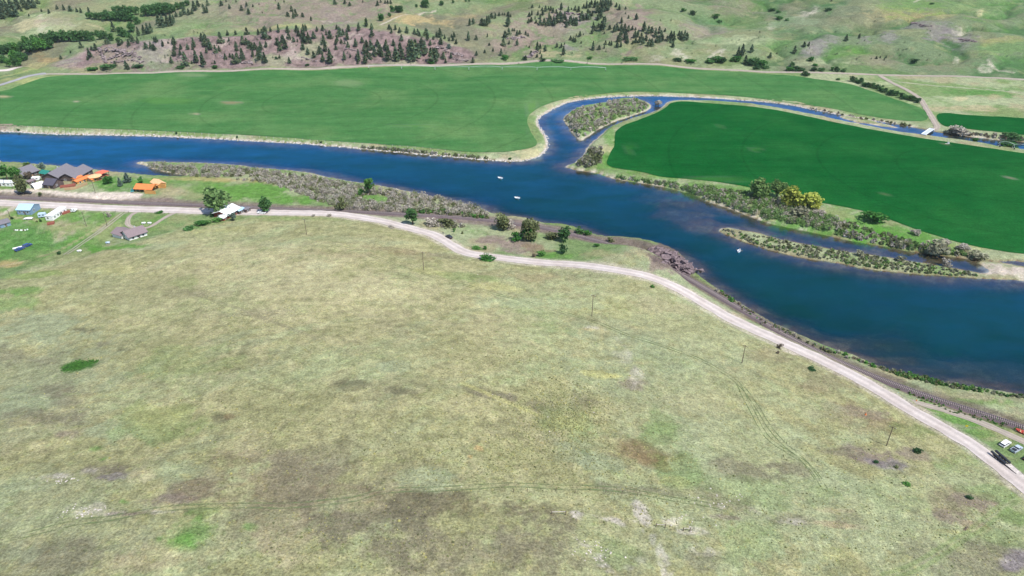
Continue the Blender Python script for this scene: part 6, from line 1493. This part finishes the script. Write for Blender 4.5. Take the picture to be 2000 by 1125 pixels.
# fence braces and posts on the hill foot
def brace(px, py, L, a, label):
    w = at(px, py); o = thing("fence_brace", (w.x, w.y, w.z), a, label, "fence")
    for s in (-1, 1): MB().tube((s * L / 2, 0, -.3), (s * L / 2, 0, 1.35), .13, .11, 6).build("post", M['wood'], o)
    MB().tube((-L / 2, 0, 1.05), (L / 2, 0, 1.05), .08, .08, 6).build("rail", M['palerock'], o)
    return o
brace(1091, 1005, 3.8, 0.02, "wooden fence brace on the dark grass near the bottom"); brace(1290, 1030, 2.4, -.1, "wooden fence brace on the bare white streak"); brace(1341, 1037, 1.8, .0, "short fence brace right of the bare streak")
for i, (px, py) in enumerate([(1003,961),(1086,958),(1123,963),(1152,958),(1183,962),(1215,964),(1245,969),(1030,960)]):
    w = at(px, py); o = tag(MB().tube((0, 0, -.3), (0, 0, 1.3), .09, .07, 6).build("fence_post", M['wood']), "short wooden fence post in the line across the lower hill", "post", "fence posts across the lower hill"); o.location = w
# field fence posts along the far bank, one fence
fp = resample(atm([(54,248.5),(167,254),(333,259.5),(500,268),(667,279.5),(750,284.5),(834,291),(900,299.5)]), 6.2)
fo = thing("field_fence", tuple(fp[0]), 0, "line of pale fence posts along the river edge of the big field", "fence")
pm_ = MB().box((0, 0, .55), (.22, .22, 1.5)).mesh("post"); pm_.materials.append(M['palerock'])
for p in fp[:280]:
    o = bpy.data.objects.new("post", pm_); COL.objects.link(o); o.parent = fo; o.location = Vector(p) - Vector(fp[0])
b = MB()
for k in range(len(fp) - 1):
    b.tube(Vector(fp[k]) - Vector(fp[0]) + Vector((0, 0, 1.1)), Vector(fp[k + 1]) - Vector(fp[0]) + Vector((0, 0, 1.1)), .015, .015, 3)
b.build("wire", M['galv'], fo)
# road fence by the village
fp = resample(atm([(226,414.5),(247,415.5),(275,417),(300,418),(330,419)]), 7)
for p in fp:
    o = tag(MB().tube((0, 0, -.3), (0, 0, 1.3), .1, .08, 6).build("fence_post", M['wood']), "short dark fence post along the village road", "post", "fence posts along the village road"); o.location = p

# ------------------------------------------------------------------ creek bridge, sprinklers
pa, pb = at_z([(1805, 262.5), (1819, 253)], 1.6)
d_ = pb - pa; L = float(np.linalg.norm(d_)) + 4
o = thing("creek_bridge", ((pa[0] + pb[0]) / 2, (pa[1] + pb[1]) / 2, 0), math.atan2(d_[1], d_[0]), "small white flat bridge over the creek", "bridge")
MB().box((0, 0, 1.9), (L, 3.6, .35)).build("deck", M['galv'], o)
for s in (-1, 1):
    MB().box((0, s * 1.7, 2.25), (L, .2, .3)).build("kerb", M['white'], o)
    MB().box((s * (L / 2 - .8), 0, .3), (1.2, 4.2, 2.8)).build("abutment", M['palerock'], o)
def pivot(pts, label):
    w = atm(pts); c = w[0]
    o = thing("pivot_sprinkler", tuple(c), 0, label, "sprinkler")
    pipe = MB(); hgt = 3.4
    for k in range(len(w) - 1):
        p, q = Vector(w[k] - c), Vector(w[k + 1] - c)
        n_ = 8
        for i in range(n_):
            f0, f1 = i / n_, (i + 1) / n_
            z0, z1 = hgt + 1.0 * math.sin(math.pi * f0), hgt + 1.0 * math.sin(math.pi * f1)
            a0 = p.lerp(q, f0); a1 = p.lerp(q, f1)
            pipe.tube(a0 + Vector((0, 0, z0)), a1 + Vector((0, 0, z1)), .12, .12, 5)
            pipe.tube(a0 + Vector((0, 0, hgt - .3 * math.sin(math.pi * f0))), a1 + Vector((0, 0, hgt - .3 * math.sin(math.pi * f1))), .05, .05, 3)
    pipe.build("pipe", M['galv'], o)
    for k in range(len(w)):
        p = Vector(w[k] - c)
        tw = MB()
        for sx in (-1, 1): tw.tube(p + Vector((sx * .2, sx * 2.0, .5)), p + Vector((0, 0, hgt)), .11, .09, 5)
        tw.tube(p + Vector((-.2, -2.0, .5)), p + Vector((.2, 2.0, .5)), .10, .10, 5)
        tf = tw.build("tower", M['galv'], o)
        for sx in (-1, 1):
            MB().tube(p + Vector((sx * .2 - .15, sx * 2.0, .55)), p + Vector((sx * .2 + .15, sx * 2.0, .55)), .55, .55, 10).build("wheel", M['tyre'], tf)
    return o
pivot([(721,134),(785,135.2),(850,136.5),(916,137),(981,137),(1049,137.7),(1115,138),(1183,138.5)], "long pivot sprinkler line across the far edge of the big field")
pivot([(1950,285.5),(1978,290),(2010,296)], "pivot sprinkler span at the right edge of the deep green field")
w = at(1850, 281)
o = thing("irrigation_pump", (w.x, w.y, w.z), 0, "grey irrigation pump on a bare pad by the creek", "pump")
MB().box((0, 0, .15), (3.0, 1.6, .3)).build("pad", M['palerock'], o); MB().tube((0, 0, .3), (0, 0, 2.6), .2, .15, 6).build("riser", M['galv'], o); MB().box((.9, 0, .8), (.9, .8, 1.0)).build("motor", M['galv'], o)

# ------------------------------------------------------------------ vehicles
def wheels(o, xs, y, r_=.36, wd=.24):
    for x in xs:
        for s in (-1, 1):
            wv_ = MB().tube((x, s * (y - wd), r_), (x, s * y, r_), r_, r_, 14).build("wheel", M['tyre'], o)
            MB().tube((x, s * y - s * .02, r_), (x, s * (y + .02), r_), r_ * .55, r_ * .5, 10).build("rim", M['chrome'], wv_)
def taper_prism(prof, hw_low, hw_high, zsplit):
    n_ = len(prof); vs = []
    for s in (-1, 1):
        for x, z in prof: vs.append((x, s * (hw_high if z > zsplit else hw_low), z))
    b = MB()
    fs = [(i, (i + 1) % n_, n_ + (i + 1) % n_, n_ + i) for i in range(n_)] + [tuple(range(n_ - 1, -1, -1)), tuple(range(n_, 2 * n_))]
    return b.add(vs, fs)
def car(name, rear_px, front_px, paint, label, kind='suv', cat="car", length=4.7):
    p, q = at(*rear_px), at(*front_px)
    d = (q - p); a = math.atan2(d.y, d.x); c = (p + q) / 2
    o = thing(name, (c.x, c.y, float(gz(c.x, c.y)) + .03), a, label, cat)
    L = length / 2; hw = .93
    if kind == 'pickup':
        hull = [(-L, .5), (-L, 1.12), (-L + .1, 1.15), (-.35, 1.15), (L - 1.35, 1.15), (L - .1, 1.0), (L, .8), (L, .45), (L - .5, .35), (-L + .4, .35)]
        taper_prism(hull, hw, hw, 9).build("body", M[paint], o)
        MB().box((-L + 1.05, 0, 1.17), (1.8, 1.5, .06)).build("cargo_bed", M['black'], o)
        for s in (-1, 1): MB().box((-L + 1.05, s * .84, 1.24), (2.0, .1, .22)).build("bed_side", M[paint], o)
        MB().box((-L + .06, 0, 1.24), (.1, 1.58, .22)).build("tailgate", M[paint], o)
        gh_ = [(-.3, 1.15), (-.15, 1.62), (.95, 1.62), (L - 1.2, 1.15)]; rx0, rx1 = -.15, .95
    else:
        hull = [(-L, .45), (-L, .95), (-L + .08, 1.05), (L - 1.3, 1.05), (L - .25, .92), (L, .7), (L, .4), (L - .5, .3), (-L + .4, .3)]
        taper_prism(hull, hw, hw, 9).build("body", M[paint], o)
        gh_ = [(-L + .12, 1.05), (-L + .38, 1.58), (.75, 1.58), (L - 1.25, 1.05)] if kind != 'sedan' else [(-L + .7, 1.0), (-L + 1.35, 1.42), (.45, 1.42), (L - 1.3, 1.0)]
        rx0, rx1 = gh_[1][0], gh_[2][0]
    zt = gh_[1][1]
    taper_prism(gh_, hw - .06, hw - .2, gh_[0][1] + .1).build("window_glass", M['glass'], o)
    MB().box(((rx0 + rx1) / 2, 0, zt + .05), (rx1 - rx0 + .1, 2 * (hw - .18), .1), 0, .94).build("roof", M[paint], o)
    for s in (-1, 1):
        for x in (rx0 + .1, (rx0 + rx1) / 2, rx1 - .05):
            MB().tube((x, s * (hw - .055), gh_[0][1]), (x, s * (hw - .195), zt), .05, .05, 4).build("pillar", M[paint], o)
        MB().box((L + .0, s * .62, .72), (.06, .34, .18)).build("headlight", M['white'], o)
        MB().box((-L - .0, s * .70, .85), (.06, .22, .24)).build("tail_light", M['redp'], o)
        MB().box((.95, s * (hw + .08), 1.12), (.14, .18, .14)).build("mirror", M[paint], o)
    MB().box((L + .03, 0, .48), (.12, 1.7, .2)).build("bumper", M['black'], o); MB().box((-L - .03, 0, .52), (.12, 1.7, .2)).build("bumper", M['black'], o)
    wheels(o, (-L + .85, L - .9), hw + .01)
    return o
car("parked_van", (1953,873.5),(1970.5,865), 'white', "white van parked on the grass beside the silver pickup", 'suv', "van", 4.9)
car("parked_pickup", (1973,885),(1994,875), 'silver', "silver pickup with an open bed at the right edge", 'pickup', "pickup", 5.2)
car("parked_car", (1999,902),(2018,893), 'black', "dark car mostly cut off by the right edge", 'suv')
car("parked_car", (882.5,467.5),(871.5,461.5), 'black', "dark car stopped on the gravel road bend", 'suv')
car("parked_car", (38,379),(49,378), 'black', "left of two dark cars parked under the leaning tree", 'suv')
car("parked_car", (50,377.5),(61,378.5), 'black', "right of two dark cars parked under the leaning tree", 'sedan')
car("parked_car", (47,484),(61,478.5), 'blue', "upper blue car parked on the lawn", 'suv')
car("parked_car", (31,491.5),(46,485.5), 'blue', "lower dark blue car parked on the lawn beside white boards", 'sedan')
car("parked_pickup", (518,417.5),(505,417.0), 'white', "white pickup parked under the compact green tree", 'pickup', "pickup", 5.2)
car("parked_pickup", (262,371.5),(258,377), 'teal', "small teal truck beside the open barn", 'pickup', "pickup", 4.2)
# white boards beside the blue cars
w = at(38.5, 483); wb = thing("white_boards", (w.x, w.y, w.z), R(38), "stack of long white boards beside the lower blue car", "boards")
for k in range(4): MB().box((random.uniform(-.2, .2), -.5 + k * .36, .15 + .03 * k), (6.5, .32, .12)).build("board", M['white'], wb)
# triple axle trailer
p, q = at(1940, 887), at(2004, 936); d = q - p; a = math.atan2(d.y, d.x)
o = thing("equipment_trailer", (p.x, p.y, float(gz(p.x, p.y))), a, "long black triple axle trailer parked along the road", "trailer")
o.rotation_euler = (0, 0, a)
LT = float(d.length)
for s in (-1, 1):
    MB().box((2.6, s * .85, 1.15), (6.0, .7, .5)).build("side_ramp", M['black'], o)
    MB().box((LT / 2 + .5, s * 1.05, .75), (LT, .16, .3)).build("frame_rail", M['black'], o)
for k in range(14):
    MB().box((6.2 + k * .6, 0, .95), (.54, 1.9, .08)).build("plank", M['palerock'], o)
wheels(o, (1.4, 2.5, 3.6), 1.32, .42, .26)
# red boat on the grass by the tracks, boats on the river
def drift_boat(name, loc, a, label, m='white', L=4.9, crew=True):
    o = thing(name, loc, a, label, "boat")
    st_ = np.linspace(-1, 1, 11); outer, inner = [], []
    for t_ in st_:
        wdt = .92 * (1 - abs(t_) ** 2.6) + .05 if t_ > -.6 else .92 * (1 - abs(t_) ** 3.2) * 1.0 + .25 * (abs(t_) - .6)
        wb_ = wdt * .62
        rock = .42 * t_ * t_; top_ = .62 + .38 * t_ * t_
        x = t_ * L / 2
        outer.append([(x, -wdt, top_), (x, -wb_, rock - .06), (x, wb_, rock - .06), (x, wdt, top_)])
        inner.append([(x * .97, wdt - .07, top_ - .005), (x * .97, wb_ - .05, rock + .04), (x * .97, -wb_ + .05, rock + .04), (x * .97, -wdt + .07, top_ - .005)])
    vs = []; 
    for u_, i_ in zip(outer, inner): vs += u_ + i_
    fs = []
    for k in range(10):
        for j in range(8):
            fs.append((k * 8 + j, k * 8 + (j + 1) % 8, (k + 1) * 8 + (j + 1) % 8, (k + 1) * 8 + j))
    fs += [tuple(range(8)), tuple(range(87, 79, -1))]
    MB().add(vs, fs).build("hull", M[m], o)
    for x in (-1.1, .1, 1.2): MB().box((x, 0, .48), (.42, 1.25, .08)).build("seat", M['plank' if m != 'white' else 'cloth'], o)
    for s in (-1, 1): MB().tube((.1, s * .9, .72), (1.5, s * 1.5, .3), .03, .03, 5).box((1.7, s * 1.62, .24), (.5, .14, .03), s * .5).build("oar", M['plank'], o)
    return o
def skin_person(name, joints, edges, m):
    me = bpy.data.meshes.new(name)
    me.from_pydata([j[0] for j in joints], edges, [])
    ob = bpy.data.objects.new(name, me); COL.objects.link(ob)
    sk = ob.modifiers.new("skin", 'SKIN'); ob.modifiers.new("sub", 'SUBSURF').levels = 1
    for v, j in zip(me.skin_vertices[0].data, joints): v.radius = (j[1], j[1])
    me.skin_vertices[0].data[0].use_root = True
    dg = bpy.context.evaluated_depsgraph_get()
    nm = bpy.data.meshes.new_from_object(ob.evaluated_get(dg))
    bpy.data.objects.remove(ob)
    nm.name = name; nm.materials.clear(); nm.materials.append(m)
    nm.polygons.foreach_set("use_smooth", [True] * len(nm.polygons))
    return nm
STAND = [((0,0,.95),.15),((0,0,1.2),.16),((0,0,1.42),.13),((0,0,1.54),.06),((.02,0,1.66),.105),
 ((0,.10,.9),.10),((.02,.12,.5),.075),((0,.12,.08),.05),((.16,.13,.04),.045),((0,-.10,.9),.10),((.06,-.12,.5),.075),((0,-.12,.08),.05),((.16,-.13,.04),.045),
 ((0,.20,1.40),.07),((.0,.26,1.12),.05),((.1,.25,.88),.04),((.14,.24,.78),.035),((0,-.20,1.40),.07),((.0,-.26,1.12),.05),((.1,-.25,.88),.04),((.14,-.24,.78),.035)]
EDG = [(0,1),(1,2),(2,3),(3,4),(0,5),(5,6),(6,7),(7,8),(0,9),(9,10),(10,11),(11,12),(2,13),(13,14),(14,15),(15,16),(2,17),(17,18),(18,19),(19,20)]
SIT = [((0,0,.12),.15),((-.02,0,.38),.16),((0,0,.60),.13),((.02,0,.72),.06),((.04,0,.84),.105),
 ((.12,.10,.10),.10),((.45,.12,.12),.075),((.5,.12,-.28),.05),((.64,.13,-.32),.045),((.12,-.10,.10),.10),((.45,-.12,.12),.075),((.5,-.12,-.28),.05),((.64,-.13,-.32),.045),
 ((0,.20,.58),.07),((.16,.28,.36),.05),((.42,.30,.36),.04),((.5,.32,.36),.035),((0,-.20,.58),.07),((.16,-.28,.36),.05),((.42,-.30,.36),.04),((.5,-.32,.36),.035)]
stand_m = skin_person("body", STAND, EDG, M['clothd']); sit_m = skin_person("body", SIT, EDG, M['cloth'])
head_m = MB().tube((0, 0, 0), (0, 0, .13), .12, .10, 8).tube((0, 0, -.01), (0, 0, .03), .2, .19, 10).mesh("hat"); head_m.materials.append(M['plank'])
face_m = MB().tube((0, 0, -.11), (0, 0, .02), .085, .10, 8).box((.1, 0, -.04), (.04, .03, .05)).mesh("face"); face_m.materials.append(M['skin'])
def person(loc, a, seated, label, group=None):
    o = thing("person", loc, a, label, "person", group)
    z = .9 if seated else 1.72
    for nm, mesh, p in (("body", sit_m if seated else stand_m, (0, 0, 0)), ("hat", head_m, (.04, 0, z)), ("face", face_m, (.07, 0, z - .02))):
        c = bpy.data.objects.new(nm, mesh); COL.objects.link(c); c.parent = o; c.location = p
    return o
for (pa, pb, lb, who) in [((970.5,347.4),(983.5,350.2),"white drift boat farther up the river","upper boat"),((1002.5,386.6),(1017.5,388.8),"white drift boat in the middle of the river","middle boat"),((1441,495.5),(1445.5,487.5),"white drift boat near the head of the long island","boat by the long island")]:
    A_, B_ = at_z([pa, pb], 0.0)
    a = math.atan2(B_[1] - A_[1], B_[0] - A_[0]); c = (A_ + B_) / 2
    drift_boat("drift_boat", (c[0], c[1], 0), a, lb, 'white', 3.9)
    ca, sa = math.cos(a), math.sin(a)
    for x, wh_ in ((.1, "rower"), (1.2, "angler in the bow")):
        person((c[0] + ca * x, c[1] + sa * x, .52), a if x > 1 else a, True, f"{wh_} in pale clothes seated in the {who}")
w = at(1999, 847); drift_boat("rowboat", (w.x, w.y, w.z + .1), R(-40), "red boat lying on the grass near the tracks", 'redp', 5.4)
w = at(865.5, 458); person((w.x, w.y, w.z + .05), R(-120), False, "person in dark clothes standing at the road edge by the dark car")
# markers
w = at(1886, 837); o = thing("marker_sign", (w.x, w.y, w.z), R(-20), "yellow marker sign on a post in the grass by the dirt track", "sign")
MB().tube((0, 0, 0), (0, 0, 1.3), .05, .05, 6).build("post", M['galv'], o); MB().box((0, -.05, 1.25), (.8, .05, .8)).build("plate", M['yellowp'], o)
for (px, py, lb) in [(1789.5,783.5,"orange cone where the dirt track forks"),(1690.5,810,"orange cone alone on the grass hill")]:
    w = at(px, py); o = thing("traffic_cone", (w.x, w.y, w.z), 0, lb, "cone")
    MB().box((0, 0, .05), (.6, .6, .08)).build("base", M['orangep'], o); MB().tube((0, 0, .08), (0, 0, .95), .24, .06, 10).build("cone", M['orangep'], o)

# labels that would be shared are told apart by their order from the left
def px_of(o):
    p = o.location; d = p.y * CT + (CAM_H - p.z) * ST
    return p.x / d
ORD = ["leftmost", "second from left", "third from left", "fourth from left", "fifth from left", "sixth from left", "seventh from left", "eighth from left", "ninth from left", "tenth from left", "eleventh from left", "twelfth from left", "thirteenth from left", "fourteenth from left", "fifteenth from left", "sixteenth from left", "rightmost"]
shared = {}
for o in scene.objects:
    if o.parent is None and "label" in o and "kind" not in o:
        shared.setdefault(o["label"], []).append(o)
for lb, L in shared.items():
    if 1 < len(L) <= 17:
        L.sort(key=px_of)
        for i, o in enumerate(L):
            o["label"] = lb + ", " + ("rightmost" if i == len(L) - 1 else ORD[i])

# ------------------------------------------------------------------ air
hb = MB().box((0, 0, 240), (26000, 26000, 500)).mesh("haze")
hz = link("haze", hb)
hm_mat = bpy.data.materials.new("thin_air"); hm_mat.use_nodes = True
hn = hm_mat.node_tree; hn.nodes.clear()
ho = hn.nodes.new("ShaderNodeOutputMaterial"); pv = hn.nodes.new("ShaderNodeVolumePrincipled")
pv.inputs["Color"].default_value = (.82, .90, 1.0, 1); pv.inputs["Density"].default_value = .000035; pv.inputs["Anisotropy"].default_value = .2
hn.links.new(pv.outputs[0], ho.inputs["Volume"])
hb.materials.append(hm_mat)
tag(hz, "thin clear air over the whole valley", "haze", None, "stuff")
print("ground range", HG.min(), HG.max())
